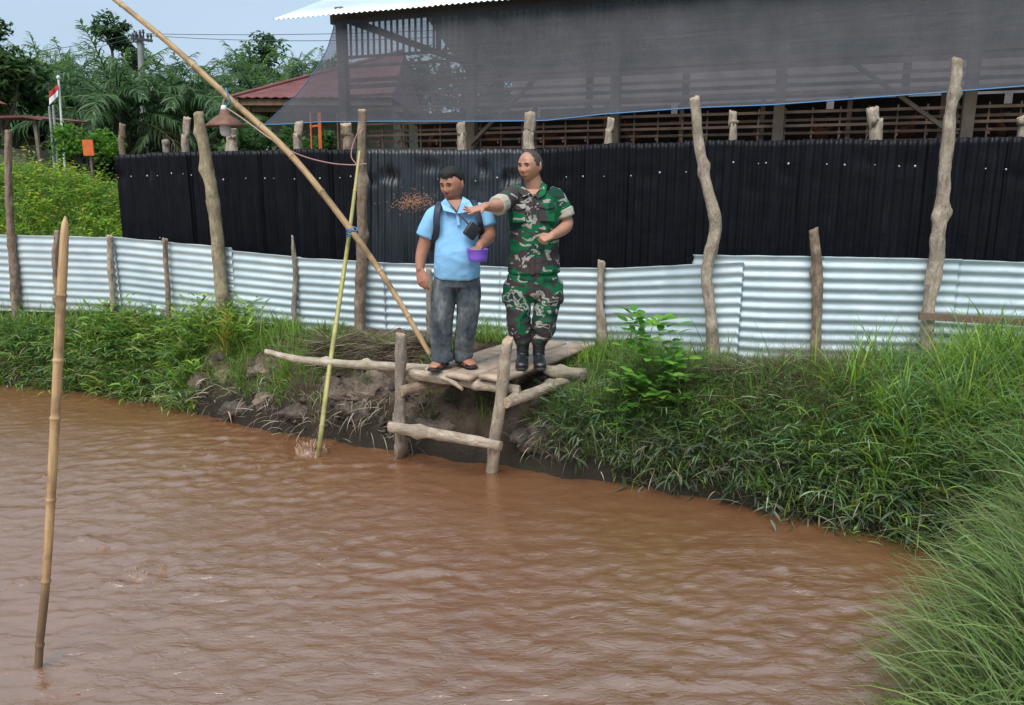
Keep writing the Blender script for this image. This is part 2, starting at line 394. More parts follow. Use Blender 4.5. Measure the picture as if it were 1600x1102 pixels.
def mk_net():
    m, nt, b = mat('shade_net_cloth'); b.inputs['Roughness'].default_value = .8; b.inputs['Specular IOR Level'].default_value = .15
    v = coords(nt, attr='uvw', scale=(1, 1, 1))
    n = noi(nt, coords(nt, attr='uvw', scale=(.25, 6, 1)), 6, 6, .6)      # denser and looser knitted bands
    n2 = noi(nt, coords(nt, attr='uvw', scale=(1, 1, 1)), 1.3, 4, .6)
    wv = noi(nt, coords(nt, attr='uvw', scale=(1, .12, 1)), 70, 3)
    c = ramp(nt, n2, [(.3, (.074, .077, .086)), (.7, (.116, .113, .127))])
    nt.links.new(c, b.inputs['Base Color'])
    tr = N(nt, 'ShaderNodeBsdfTransparent'); mx = N(nt, 'ShaderNodeMixShader')
    a = N(nt, 'ShaderNodeMath', operation='MULTIPLY_ADD'); nt.links.new(n, a.inputs[0]); a.inputs[1].default_value = .42; a.inputs[2].default_value = .49
    a2 = N(nt, 'ShaderNodeMath', operation='MULTIPLY_ADD'); nt.links.new(wv, a2.inputs[0]); a2.inputs[1].default_value = .22; nt.links.new(a.outputs[0], a2.inputs[2])
    a3 = N(nt, 'ShaderNodeMath', operation='SUBTRACT', use_clamp=True); nt.links.new(a2.outputs[0], a3.inputs[0]); a3.inputs[1].default_value = .10
    nt.links.new(a3.outputs[0], mx.inputs[0]); nt.links.new(tr.outputs[0], mx.inputs[1]); nt.links.new(b.outputs[0], mx.inputs[2])
    nt.links.new(mx.outputs[0], nt.nodes['Material Output'].inputs['Surface']); return m
M['net'] = mk_net()
def mk_leaf(name, rough=.5, transl=.5, gain=1.0):
    m, nt, b = mat(name); a = N(nt, 'ShaderNodeAttribute', attribute_name='Col').outputs['Color']
    b.inputs['Roughness'].default_value = rough; b.inputs['Specular IOR Level'].default_value = .35
    nt.links.new(a, b.inputs['Base Color'])
    t = N(nt, 'ShaderNodeBsdfTranslucent'); nt.links.new(a, t.inputs[0]); mx = N(nt, 'ShaderNodeMixShader'); mx.inputs[0].default_value = transl
    nt.links.new(b.outputs[0], mx.inputs[1]); nt.links.new(t.outputs[0], mx.inputs[2])
    nt.links.new(mx.outputs[0], nt.nodes['Material Output'].inputs['Surface']); return m
M['leaf'] = mk_leaf('leaf'); M['dry'] = mk_leaf('dry_stalk', .8, .1)
def mk_water():
    m, nt, b = mat('muddy_water'); v = coords(nt, 'World', (1, 1.3, 1)); n = noi(nt, v, .55, 4); n1 = noi(nt, v, 2.6, 5)
    c = ramp(nt, n, [(.3, (.160, .072, .032)), (.7, (.195, .095, .050))])
    c = mixc(nt, .3, c, ramp(nt, n1, [(.3, (.14, .06, .025)), (.7, (.22, .112, .06))]))
    nt.links.new(c, b.inputs['Base Color']); b.inputs['Roughness'].default_value = .035; b.inputs['IOR'].default_value = 3.1
    b.inputs['Specular IOR Level'].default_value = .6; b.inputs['Specular Tint'].default_value = (1, .86, .76, 1)
    nn = noi(nt, coords(nt, 'World', (.55, 1.5, 1), rot=(0, 0, .12)), 15, 5, .58, .9)
    rdg = N(nt, 'ShaderNodeMath', operation='PINGPONG'); nt.links.new(nn, rdg.inputs[0]); rdg.inputs[1].default_value = .5
    msk = noi(nt, coords(nt, 'World'), .8, 3); mm = N(nt, 'ShaderNodeMath', operation='MULTIPLY'); nt.links.new(rdg.outputs[0], mm.inputs[0]); nt.links.new(ramp(nt, msk, [(.3, (.35, .35, .35)), (.65, (1, 1, 1))]), mm.inputs[1])
    bump(nt, b, mm.outputs[0], .55, .025); return m
M['water'] = mk_water()
def mk_ground():
    m, nt, b = mat('bank_soil'); v = coords(nt, 'World'); n = noi(nt, v, 5, 8, .65); n2 = noi(nt, v, 1.1, 4); n3 = noi(nt, v, 28, 6, .7)
    c = ramp(nt, n, [(.3, (.045, .031, .022)), (.5, (.12, .086, .062)), (.72, (.23, .175, .135))])
    c = mixc(nt, .45, c, ramp(nt, n3, [(.3, (.3, .3, .3)), (.7, (1, 1, 1))]), 'MULTIPLY')
    g = N(nt, 'ShaderNodeAttribute', attribute_name='Col').outputs['Color']
    sp = N(nt, 'ShaderNodeSeparateColor'); nt.links.new(g, sp.inputs[0])
    c = mixc(nt, sp.outputs[0], c, (.035, .027, .021))       # soaked mud near the waterline
    c = mixc(nt, sp.outputs[1], c, ramp(nt, n3, [(.3, (.03, .055, .012)), (.7, (.07, .10, .03))]))  # low cover
    nt.links.new(c, b.inputs['Base Color']); b.inputs['Roughness'].default_value = .9; b.inputs['Specular IOR Level'].default_value = .25
    bump(nt, b, mixc(nt, .5, n, n3), 1.0, .05); return m
M['ground'] = mk_ground()
M['clod'] = simple('dried_mud', (.19, .145, .112), .95, 0, .45, 7, 1.0, .03)
M['clodwet'] = simple('wet_mud', (.085, .066, .052), .7, 0, .5, 9, 1.0, .03)

# ================================================================== THE POND AND ITS BANKS
fence_px = [(-260, 0, 0, 10.0), (0, 368, 482, 9.0), (170, 371, 488, 8.55), (362, 391, 512, 8.0), (560, 408, 532, 7.65), (760, 416, 536, 7.42),
            (930, 418, 532, 7.18), (1040, 414, 545, 6.75), (1110, 410, 565, 6.35), (1200, 403, 577, 6.12), (1450, 408, 562, 5.96), (1600, 411, 541, 5.9), (2300, 0, 0, 5.2)]
fx = np.array([f[0] for f in fence_px], float); fY = np.array([f[3] for f in fence_px], float)
def fence_xy(px, off=0):
    Y = float(np.interp(px, fx, fY)) + off; r = ray(px, 470); return Vector((r[0] * Y / r[1], Y, 0))
shore_px = [(0, 600), (130, 612), (250, 628), (300, 645), (400, 668), (470, 684), (600, 702), (700, 716), (790, 726), (870, 741), (1000, 760), (1130, 783), (1250, 812), (1400, 842)]
shore = [(-42, 22), (-20, 13.6), (-10.5, 10.1)] + [tuple(PZ(a, b, 0))[:2] for a, b in shore_px] + \
        [(2.72, 4.35), (2.80, 4.02), (2.62, 3.7), (2.2, 3.35), (1.85, 2.9), (1.5, 2.2), (.9, 1.4), (-1, .9), (-4, .8), (-9, .7), (-20, 1), (-42, 2)]
shore = np.array(shore, float)
def shore_sdf(X, Y):
    """>0 on land"""
    d = np.full(X.shape, 1e9); inside = np.zeros(X.shape, bool); n = len(shore)
    for i in range(n):
        x0, y0 = shore[i]; x1, y1 = shore[(i + 1) % n]; ex, ey = x1 - x0, y1 - y0
        t = np.clip(((X - x0) * ex + (Y - y0) * ey) / (ex * ex + ey * ey), 0, 1)
        d = np.minimum(d, np.hypot(X - x0 - t * ex, Y - y0 - t * ey))
        c = ((y0 > Y) != (y1 > Y)); xx = x0 + (Y - y0) * ex / (ey if abs(ey) > 1e-9 else 1e-9)
        inside ^= c & (X < xx)
    return np.where(inside, -d, d)
def sstep(a, b, x):
    t = np.clip((x - a) / (b - a), 0, 1); return t * t * (3 - 2 * t)
def mudm(X, Y): return sstep(-3.5, -3.1, X) * (1 - sstep(.15, .5, X)) * (Y > 4.5)
def ground_h(X, Y):
    X = np.asarray(X, float); Y = np.asarray(Y, float); d = shore_sdf(X, Y)
    d2 = d + npnoise(X, Y, 3, 4, 2.5) * .10
    mud = np.exp(-((X + .9) / 1.5) ** 2) * np.exp(-((Y - 6.6) / 1.3) ** 2)
    far = Y > 3.9
    h = np.where(d2 > 0, .50 * (1 - np.exp(-np.maximum(d2, 0) / .11)) + .25 * sstep(.1, .75, d2), -.7 * (1 - np.exp(np.minimum(d2, 0) / .3)) - .02)
    h = h + np.where(d2 > 0, npnoise(X, Y, 5, 5, 3.0) * .07 * (1 + 1.2 * mud) * sstep(0, .3, d2), 0)
    h = h + .22 * sstep(2.6, 4.0, X) * sstep(.3, 1.4, d) * sstep(3, 5, Y)
    h = h + np.where(d2 > 0, mudm(X, Y) * sstep(.02, .2, d2) * (.06 * npnoise(X, Y, 8, 3, 7.0) - .05 * np.abs(npnoise(X, Y, 14, 2, 4.5))), 0)
    s_ = (X + .706) * .527 + (Y - 6.01) * .85; q_ = (X + .706) * .85 - (Y - 6.01) * .527
    h = np.where((s_ > -.25) & (s_ < 1.75) & (q_ > -.15) & (q_ < .9), np.minimum(h, .62 + .03 * npnoise(X, Y, 8, 3, 7.0)), h)
    fd = Y - (9.9 - 1.0 * 0 - .33 * (X + 8)) # beyond the fences flat
    h = h + 1.5 * np.exp(-((X + 8.2) / 2.9) ** 2 - ((Y - 13.2) / 1.9) ** 2)
    return h
def gh(x, y): return float(ground_h(np.array([x]), np.array([y]))[0])
def axis(*seg):
    out = []
    for a, b, s in seg: out += list(np.arange(a, b, s))
    out.append(seg[-1][1]); return np.array(out)
gx = axis((-400, -60, 40), (-60, -12, 2), (-12, -7.5, .12), (-7.5, 4.6, .035), (4.6, 12, .3), (12, 60, 4), (60, 400, 40))
gy = axis((-60, 0, 4), (0, 2.0, .2), (2.0, 9.3, .035), (9.3, 16, .2), (16, 60, 2), (60, 800, 40))
GX, GY = np.meshgrid(gx, gy); GZ = ground_h(GX, GY)
def grid_faces(nx, ny):
    i = np.arange(ny - 1)[:, None] * nx + np.arange(nx - 1)[None, :]
    return np.stack([i, i + 1, i + nx + 1, i + nx], -1).reshape(-1, 4)
D = shore_sdf(GX, GY)
wet = 1 - sstep(.16, .50, GZ + npnoise(GX, GY, 9, 4, 4) * .18)
mudz = mudm(GX, GY)
green = np.clip(sstep(.12, .4, GZ) * (1 - mudz * 1.6) + npnoise(GX, GY, 12, 3, 2) * .25, 0, 1)
green = np.where((GY > 9.5) | (GX > 5), 1, green)
colA = np.stack([wet, green, GZ * 0, GZ * 0 + 1], -1)
# horizontal crumble of the steep bank face
CXO = npnoise(GX * 1.0, GY, 21, 4, 5) * .05 * sstep(0, .1, GZ) * (D < .6) * (D > -.1)
CYO = npnoise(GX * 1.0, GY, 22, 4, 5) * .07 * sstep(0, .1, GZ) * (D < .6) * (D > -.1)
mesh('ground', np.stack([GX + CXO, GY + CYO, GZ], -1), grid_faces(len(gx), len(gy)), M['ground'], attrs={'Col': ('FLOAT_COLOR', colA)})['kind'] = 'structure'

# water: real ripples
wx = axis((-45, -9, 1.5), (-9, 3.1, .026), (3.1, 4, .2)); wy = axis((-1, 1.8, .2), (1.8, 4.2, .02), (4.2, 9.6, .028), (9.6, 24, 1))
WX, WY = np.meshgrid(wx, wy); WZ = np.zeros_like(WX)
rs = np.random.RandomState(5)
wob = npnoise(WX, WY, 31, 3, .8) * .5; wob2 = npnoise(WX, WY, 32, 3, .9) * .5
for k in range(46):
    lam = .07 * (4.2 ** (rs.rand() ** 1.3)); an = rs.normal(math.pi / 2 + .22, .62); ph = rs.rand() * 6.28
    q = 2 * math.pi / lam * (np.cos(an) * (WX + wob * .6) + np.sin(an) * (WY + wob2 * .6)) + ph
    s = np.sin(q + .55 * np.sin(q)); WZ += lam * .0046 * (s + .4 * (1 - 2 * np.abs(np.sin(q / 2))))
amp = .66 + .9 * npnoise(WX, WY, 33, 3, .45)
amp *= 1 - .55 * np.exp(-((WX + 2.6) / 1.4) ** 2 - ((WY - 2.9) / .9) ** 2)
WZ *= np.clip(amp, .18, 1.4)
WZ += npnoise(WX, WY * 1.5, 35, 3, 9) * .0045 * np.clip(.5 + npnoise(WX, WY, 36, 2, .5) * 1.5, 0, 1.2)
n1_ = npnoise(WX * 1.0 + WY * .25 + wob * .3, WY * 2.6 + wob2 * .3, 51, 3, 4.0, .5); n2_ = npnoise(WX * 1.1 - WY * .3 + 5, WY * 2.8 + wob * .4, 52, 3, 7.5, .5)
loc = np.clip(.75 + npnoise(WX, WY, 53, 2, .6) * 1.3, .25, 1.3)
WZ += .0078 * np.clip(1 - np.abs(n1_) * 3.2, 0, 1) ** 1.6 * loc + .0040 * np.clip(1 - np.abs(n2_) * 3.2, 0, 1) ** 1.6 * loc
for (px, py, a, rad) in [(485, 704, .03, .24), (215, 893, .022, .16), (175, 915, .014, .1), (300, 898, .013, .13), (340, 925, .012, .12), (35, 912, .018, .12),
                         (150, 845, .012, .13), (330, 712, .012, .12), (72, 748, .016, .08), (125, 842, .012, .1), (62, 1048, .006, .1), (940, 905, .008, .12), (625, 712, .008, .1), (768, 738, .008, .1)]:
    c = PZ(px, py, 0); rr = np.hypot(WX - c.x, WY - c.y)
    WZ += a * np.cos(rr / .052) * np.exp(-(rr / rad) ** 2) + a * .8 * npnoise(WX, WY, 40, 3, 22) * np.exp(-(rr / rad / 1.3) ** 2)
fade = ((WX > -9) & (WX < 3.1) & (WY > 1.8) & (WY < 9.6)); WZ = np.where(fade, WZ, 0)
mesh('pond_water', np.stack([WX, WY, WZ], -1), grid_faces(len(wx), len(wy)), M['water'])['kind'] = 'structure'

# ================================================================== LOGS AND BAMBOO
def logmesh(pts, radii, seed=0, n=18, rough=.14, step=.03, knots=3, cut=.25, bam=None, dirt=None):
    A = np.hstack([np.array([tuple(p) for p in pts], float), np.array(radii, float)[:, None]])
    A = crom(A, 8); L = np.r_[0, np.cumsum(np.linalg.norm(np.diff(A[:, :3], axis=0), axis=1))]
    m = max(6, int(L[-1] / step)); s = np.linspace(0, L[-1], m)
    if bam:
        ss = []
        for k, q in enumerate(bam): ss += [q * L[-1] - .012, q * L[-1] - .006, q * L[-1], q * L[-1] + .006, q * L[-1] + .014]
        s = np.sort(np.r_[s, [x for x in ss if 0 < x < L[-1]]]); m = len(s)
    C = np.stack([np.interp(s, L, A[:, i]) for i in range(4)], -1); r = C[:, 3]; C = C[:, :3]
    rs = np.random.RandomState(seed); kn = [(rs.rand() * L[-1], rs.rand() * 6.28, .35 + rs.rand() * .5) for _ in range(knots)]
    T = np.gradient(C, axis=0); T /= np.linalg.norm(T, axis=1)[:, None]
    ref = np.array((1., 0, 0)) if abs(T[0][0]) < .8 else np.array((0, 0, 1.))
    th = np.linspace(0, 2 * np.pi, n, endpoint=False); V = []; LP = []; DI = []
    for i in range(m):
        t = T[i]; sd_ = ref - t * (t @ ref); sd_ /= np.linalg.norm(sd_); u = np.cross(t, sd_); ref = sd_
        rad = np.full(n, r[i])
        if not bam:
            for j in range(n):
                q = Vector((math.cos(th[j]) * 1.2 + seed, math.sin(th[j]) * 1.2, s[i] * 6))
                rad[j] *= 1 + rough * 1.6 * mn.noise(q) + rough * .8 * mn.noise(q * 3.1) + rough * .5 * mn.noise(Vector((q.x * 6, q.y * 6, q.z * 1.5)))
            for (ks, ka, kz) in kn:
                dth = np.abs((th - ka + np.pi) % (2 * np.pi) - np.pi)
                rad += r[i] * kz * np.exp(-((s[i] - ks) / (r[i] * 1.1)) ** 2 - (dth / .7) ** 2)
        else:
            for q in bam:
                dd = s[i] - q * L[-1]; rad = rad + r[i] * (.22 * math.exp(-(dd / .007) ** 2)) - r[i] * .07 * math.exp(-((dd - .016) / .01) ** 2)
        V.append(C[i] + np.outer(np.cos(th) * rad, sd_) + np.outer(np.sin(th) * rad, u))
        LP.append(np.stack([np.cos(th) * r[i] + seed * .37, np.sin(th) * r[i], np.full(n, s[i])], -1))
        DI.append(np.full(n, 0 if dirt is None else float(np.interp(s[i] / L[-1], [x[0] for x in dirt], [x[1] for x in dirt]))))
    # uneven saw or axe cut at both ends
    F = []
    for i in range(m - 1):
        for j in range(n): F.append((i * n + j, i * n + (j + 1) % n, (i + 1) * n + (j + 1) % n, (i + 1) * n + j))
    for e, sg in ((0, -1), (m - 1, 1)):
        ph = rs.rand() * 6.28; jag = np.array([math.cos(a - ph) * cut * r[e] + rs.normal(0, .12) * r[e] * min(1, cut * 3) for a in th])
        V[e] = V[e] + np.outer(jag * sg, T[e])
        c = V[e].mean(0); base = sum(len(x) for x in V[:m]) if e == 0 else None
    V = np.vstack(V); LP = np.vstack(LP); DI = np.concatenate(DI)
    c0 = V[:n].mean(0); c1 = V[-n:].mean(0); k = len(V)
    V = np.vstack([V, c0, c1]); LP = np.vstack([LP, LP[:n].mean(0), LP[-n:].mean(0)]); DI = np.r_[DI, DI[0], DI[-1]]
    for j in range(n): F.append((k, (j + 1) % n, j)); F.append((k + 1, (m - 1) * n + j, (m - 1) * n + (j + 1) % n))
    return V, F, LP, DI
def log(name, pts, radii, m, label=None, cat=None, group=None, parent=None, **k):
    V, F, LP, DI = logmesh(pts, radii, **k)
    me_faces = F
    o = mesh(name, V, me_faces, M[m], parent, True, {'lp': ('FLOAT_VECTOR', LP), 'dirt': ('FLOAT', DI)}, base=None if parent else tuple(pts[0]))
    me = o.data; n = k.get('n', 18)
    sm = np.ones(len(me.polygons), bool); sm[-2 * n:] = False; me.polygons.foreach_set('use_smooth', sm)
    if M['cutwood'].name not in me.materials and not k.get('bam'):
        me.materials.append(M['cutwood']); mi = np.zeros(len(me.polygons), np.int32); mi[-2 * n:] = 1; me.polygons.foreach_set('material_index', mi)
    if label: tag(o, label, cat, group)
    return o

# ================================================================== ZINC FENCE (low, bright, ripples running level)
def fence_pt(px, py, off=0):
    Y = float(np.interp(px, fx, fY)) + off; return P(px, py, Y)
zf = empty('zinc_fence', fence_xy(800) + Vector((0, 0, .75)), 'low fence of bright zinc sheets with level corrugations, standing between the wooden posts', 'fence')
#   sheets: x0, x1, top at x0, top at x1, bottom at x0, bottom at x1, layer offset
sheets = [(-240, 92, 360, 369, 478, 489, 0.0), (84, 178, 369, 371, 487, 492, -.012), (165, 362, 369, 387, 490, 512, .008), (352, 470, 391, 402, 508, 530, 0.0),
          (462, 600, 402, 410, 528, 540, -.012), (590, 790, 410, 417, 538, 545, .006), (780, 960, 417, 419, 545, 545, -.008), (944, 1162, 420, 409, 548, 578, -.02),
          (1084, 1300, 398, 401, 574, 582, .016), (1285, 1503, 401, 405, 582, 566, .004), (1440, 1640, 404, 411, 566, 548, .02), (1625, 2200, 411, 430, 548, 560, .005)]
def zinc_sheet(x0, x1, t0, t1, b0, b1, off, seed):
    nu = max(10, int((x1 - x0) / 5)); nv = 130; V = []; DI = []
    for i in range(nu + 1):
        u = i / nu; px = x0 + (x1 - x0) * u; tp = t0 + (t1 - t0) * u; bt = b0 + (b1 - b0) * u
        T = fence_pt(px, tp, off); B = fence_pt(px, bt, off); B.x = T.x
        pn = fence_xy(px + 2) - fence_xy(px - 2); nn = Vector((pn.y, -pn.x, 0)).normalized()
        H = T.z - B.z
        for j in range(nv + 1):
            s = j / nv * H; a = .0078 * (1 + .25 * nz((px * .01, s * 3, seed)))
            w_ = .012 * nz((px * .012, s * 2.2, seed * 3.1)) + .02 * nz((px * .004, s * 1.1, seed * 5.1))
            cr = .012 * max(0, nz((px * .05, s * 9, seed)) - .35)
            p = T + Vector((0, 0, -s + (.006 * nz((px * .03, 3, seed)) if j == 0 else 0)))
            dx = (.006 * math.sin(s * 2 * math.pi / .083) if i in (0, nu) else 0)
            p = p + nn * (a * math.cos(s * 2 * math.pi / .083) + w_ + cr) + pn.normalized() * dx
            V.append(p); DI.append(max(0, 1 - (p.z - B.z) / .16) * .8 + .0)
    return V, DI, nu, nv
for k, s in enumerate(sheets):
    V, DI, nu, nv = zinc_sheet(*s, k + 1)
    o = mesh('zinc_sheet', V, grid_faces(nv + 1, nu + 1), M['zinc'], zf, True, {'dirt': ('FLOAT', DI)})
    md = o.modifiers.new('thickness', 'SOLIDIFY'); md.thickness = .0012
# ================================================================== BLACK FENCE (tall, ribs upright)
bf = empty('black_fence', fence_xy(800, .5) + Vector((0, 0, .75)), 'tall fence of black painted corrugated sheets behind the low zinc fence', 'fence')
bx = np.array([178, 560, 700, 830, 1000, 1200, 1600, 2300.]); bYv = np.array([9.05, 8.1, 7.9, 7.72, 7.35, 6.75, 6.35, 5.7])
btop = np.array([240, 232, 234, 233, 222, 219, 215, 214.])
edges_px = [178, 232, 290, 348, 400, 452, 508, 562, 620, 682, 745, 828, 905, 985, 1070, 1160, 1255, 1355, 1462, 1575, 1700, 1850, 2050]
rsb = np.random.RandomState(3)
for k in range(len(edges_px) - 1):
    a, b = edges_px[k], edges_px[k + 1] + 3; Ya, Yb = np.interp(a, bx, bYv), np.interp(b, bx, bYv); ta, tb = np.interp(a, bx, btop), np.interp(b, bx, btop)
    jit = rsb.normal(0, 1.2); A = P(a, ta + jit, Ya); B = P(b, tb + jit * .6, Yb); L = (B - A); L.z = 0; Ln = L.length; dr = L.normalized(); nn = Vector((dr.y, -dr.x, 0))
    nu = max(24, int(Ln / .0085)); nv = 34; V = []
    lean = .16 if 560 <= a < 828 else rsb.normal(.012, .015); warp = .018 if 560 <= a < 828 else .006; off = (k % 2) * .008
    for i in range(nu + 1):
        u = i / nu; T = A.lerp(B, u)
        for j in range(nv + 1):
            v = j / nv; z = T.z * (1 - v) + .72 * v
            o_ = .009 * math.cos(u * Ln * 2 * math.pi / .076) + warp * nz((u * Ln * 4, v * 3, k)) + (warp * .8 * nz((u * Ln * 14, v * 5, k + 9)))
            top = .0022 * math.cos(u * Ln * 2 * math.pi / .076) if j == 0 else 0
            o_ += (-.03 * max(0, mn.noise(Vector((T.x * 5, z * 9, 3))) - .15) * math.exp(-((z - 2.33) / .14) ** 2) * (4 if 560 <= a < 828 else 1.5)); V.append(Vector((T.x, T.y, z + top)) + nn * (o_ + off - lean * (1 - v)))
    sh = mesh('black_sheet', V, grid_faces(nv + 1, nu + 1), M['black_sheen' if 560 <= a < 828 else 'black'], bf)
    sh.modifiers.new('thickness', 'SOLIDIFY').thickness = .001
nails = [(185, 278), (205, 276), (230, 275), (246, 275), (268, 271), (286, 272), (299, 274), (349, 281), (384, 279), (414, 279), (428, 279), (460, 280), (500, 279), (531, 278), (548, 276),
         (684, 280), (743, 283), (777, 278), (885, 277), (911, 276), (944, 276), (986, 275), (1031, 270), (1072, 269), (1146, 254), (1185, 256), (1197, 255), (1232, 256), (1292, 257), (1320, 258), (1367, 258), (1405, 260), (1430, 260), (1540, 264), (1572, 265), (485, 408), (250, 372), (782, 412)]
mb = MB()
for i, (px, py) in enumerate(nails):
    Y = np.interp(px, bx, bYv) - (.035 if not 560 <= px < 828 else -.09)
    c = P(px, py, Y); r = .006 + .006 * ((i * 7) % 5) / 5
    v, f = ellips(c, (r, .006, r), n=8, m=5); mb.add(v, f)
mb.build('nail_heads', M['foil'], bf, True)['kind'] = 'stuff'

# ---- posts standing behind the black fence: only their tops show
back_posts = [(191, 194, 240, 4.5, 0, 'bark_brown', 'squared-off brown post top nearest the left end of the black fence'),
              (290, 184, 240, 6, 3, 'bark_pale', 'pale knobbly post top rising behind the black fence left of the tall olive post'),
              (260, 220, 240, 5, 0, 'bark_grey', 'shortest stub barely showing over the black fence beside the utility pole'),
              (364, 199, 238, 8, -3, 'bark_pale', 'thick pale post top directly behind the hanging lamp'),
              (466, 191, 236, 7, 2, 'bark_pale', 'pale post top under the left corner of the shade net'),
              (545, 194, 234, 9, -8, 'bark_brown', 'leaning brown post top just left of the thick upright post'),
              (722, 192, 234, 7, -3, 'bark_pale', 'pale slim post top above the head of the man in the blue shirt'),
              (825, 177, 236, 9, 6, 'bark_pale', 'pale thick post top right above the uniformed man\'s head'),
              (950, 185, 229, 6, 8, 'bark_pale', 'pale leaning post top just right of the uniformed man'),
              (1145, 174, 220, 6, 0, 'bark_pale', 'pale straight post top next to the tall crooked post'),
              (1368, 170, 217, 10, -9, 'bark_pale', 'pale leaning post top between the two tallest posts at the right'),
              (1597, 182, 215, 6, -3, 'bark_pale', 'pale post top at the right edge of the photo')]
for k, (px, y0, y1, hw, dx, m, lb) in enumerate(back_posts):
    Y = float(np.interp(px, bx, bYv)) + (.14 if not 560 <= px < 828 else .34); r = hw * Y / 1240 * .95
    T = P(px - dx * -.6, y0, Y); Bm = P(px, y1, Y); G = Vector((2 * Bm.x - T.x, Y + .02, .6))
    log('fence_post', [G, Bm, (Bm + T) / 2, T], [r * 1.15, r * 1.05, r, r * .95], m, lb, 'fence post', 'post tops behind the black fence', seed=k + 50, knots=3, rough=.16, cut=.3)

# ---- posts in front of the fences
def fpost(pl, m, lb, seed, off=-.05, **kw):
    """pl: (px, py, halfwidth_px) from the ground up"""
    Y0 = float(np.interp(pl[0][0], fx, fY)) + off
    pts = [P(x, y, Y0) for x, y, h in pl]; rad = [h * .84 * Y0 / 1215 for x, y, h in pl]
    pts[0].z -= .12
    log('wooden_post', pts, rad, m, lb, 'wooden post', 'posts along the zinc fence', seed=seed, **kw)
fpost([(24, 487, 8), (22, 430, 7.5), (16, 350, 6.5), (13, 270, 6), (13, 203, 6)], 'bark_brown', 'tall thin brown post near the left edge of the photo', 1)
fpost([(92, 485, 5.5), (89, 450, 5.5), (87, 405, 6), (90, 360, 4.5)], 'bark_brown', 'short crooked brown post just behind the tan bamboo stake', 2, rough=.22, knots=5)
fpost([(176, 470, 5), (174, 440, 5), (172, 405, 5), (171, 368, 5)], 'bark_pale', 'short straight pale post directly below the left end of the black fence', 3)
fpost([(262, 490, 4.5), (262, 450, 4.5), (259, 410, 4.5), (258, 373, 4)], 'bark_brown', 'short thin post between the tall grass and the tall olive post', 4)
fpost([(349, 515, 12), (345, 450, 11.5), (335, 330, 11.5), (322, 250, 10.5), (310, 177, 9)], 'bark_olive', 'thick olive-brown post leaning left, tall, beside the yellow weed', 5, rough=.10, knots=4, off=-.08)
fpost([(459, 522, 4.5), (460, 470, 4.8), (462, 430, 4.5), (459, 400, 4), (457, 368, 2)], 'bark_grey', 'thin grey post with a pointed tip near the leaning bamboo', 6, rough=.2)
fpost([(561, 532, 9.5), (563, 440, 10), (566, 330, 9.5), (565, 260, 9), (566, 172, 7)], 'bark_brown', 'thick upright brown post with the cable tied to it', 7, rough=.15, knots=6, off=-.1)
fpost([(672, 540, 6), (671, 470, 6), (670, 420, 5)], 'bark_grey', 'short post mostly hidden behind the man in the blue shirt', 8)
fpost([(944, 532, 13), (938, 490, 8), (938, 450, 6), (939, 407, 6)], 'bark_pale', 'short knobbly post at the far end of the plank deck', 9, rough=.22, knots=5)
fpost([(1116, 572, 12), (1112, 500, 11), (1104, 430, 10.5), (1118, 350, 12), (1104, 290, 9.5), (1092, 225, 9), (1085, 152, 8.5)], 'bark_pale', 'tall crooked pale post with a knee bend halfway up', 10, rough=.15, knots=5, off=-.09)
fpost([(1272, 577, 10), (1276, 500, 9), (1278, 430, 9.5), (1271, 358, 8)], 'bark_brown', 'short straight brown post in front of the blue-white sheets at the right', 11, knots=4, rough=.13)
fpost([(1447, 560, 11), (1452, 480, 11), (1463, 400, 13), (1475, 280, 11), (1484, 190, 10), (1496, 92, 8.5)], 'bark_pale', 'tallest pale post with peeling bark at the right, leaning right', 12, knots=7, rough=.16, off=-.09)
a = fence_pt(1436, 494, -.16); b = fence_pt(1575, 502, -.20); c = fence_pt(1720, 512, -.2)
mb = MB(); mb.beam(a, b, .03, .055).beam(b, c, .03, .055)
mb.build('cross_rail', M['rail_old'], base=a); tag(bpy.data.objects['cross_rail'], 'dark weathered rail laid level against the tallest pale post', 'wooden rail')

# ================================================================== BAMBOO
A_ = PZ(673, 556, .74)
log('leaning_bamboo', [A_, P(612, 452, 6.8), P(550, 362, 6.93), P(455, 243, 7.15), P(360, 155, 7.4), P(262, 66, 7.62), P(178, -2, 7.85), P(60, -95, 8.2)],
    [.022, .025, .028, .029, .028, .027, .024, .019], 'bam_brown', 'long tan bamboo pole leaning up to the left out of the photo', 'bamboo pole', n=12, bam=[.07, .155, .235, .31, .385, .46, .535, .615, .70, .79, .88], seed=3, cut=.1)
Bb = PZ(498, 712, -.35)
log('upright_bamboo', [Bb, PZ(498, 708, .01), P(515, 575, 6.45), P(541, 400, 6.99), P(553, 310, 7.2), P(562, 236, 7.37)], [.021, .021, .021, .019, .016, .012], 'bam_green',
    'thin yellow-green bamboo rising from the water to the thick upright post', 'bamboo pole', n=12, bam=[.12, .22, .33, .45, .57, .68, .79, .9], seed=4, cut=.1, dirt=[(0, 1), (.14, 1), (.24, .45), (.4, 0), (1, 0)])
Sb = PZ(60, 1045, 0)
log('bamboo_stake', [Sb + Vector((-.03, -.05, -.5)), Sb, P(72, 905, 3.2), P(84, 700, 3.24), P(94, 500, 3.28), P(101, 365, 3.31), P(102, 338, 3.32)], [.0165, .017, .018, .0195, .0195, .0165, .003], 'bam_tan',
    'tan bamboo stake with a sharpened tip standing in the water at the left', 'bamboo stake', n=14, bam=[.24, .365, .515, .66, .76, .87], seed=9, cut=.05, dirt=[(0, 1), (.34, .75), (.36, .55), (.40, .1), (1, 0)])
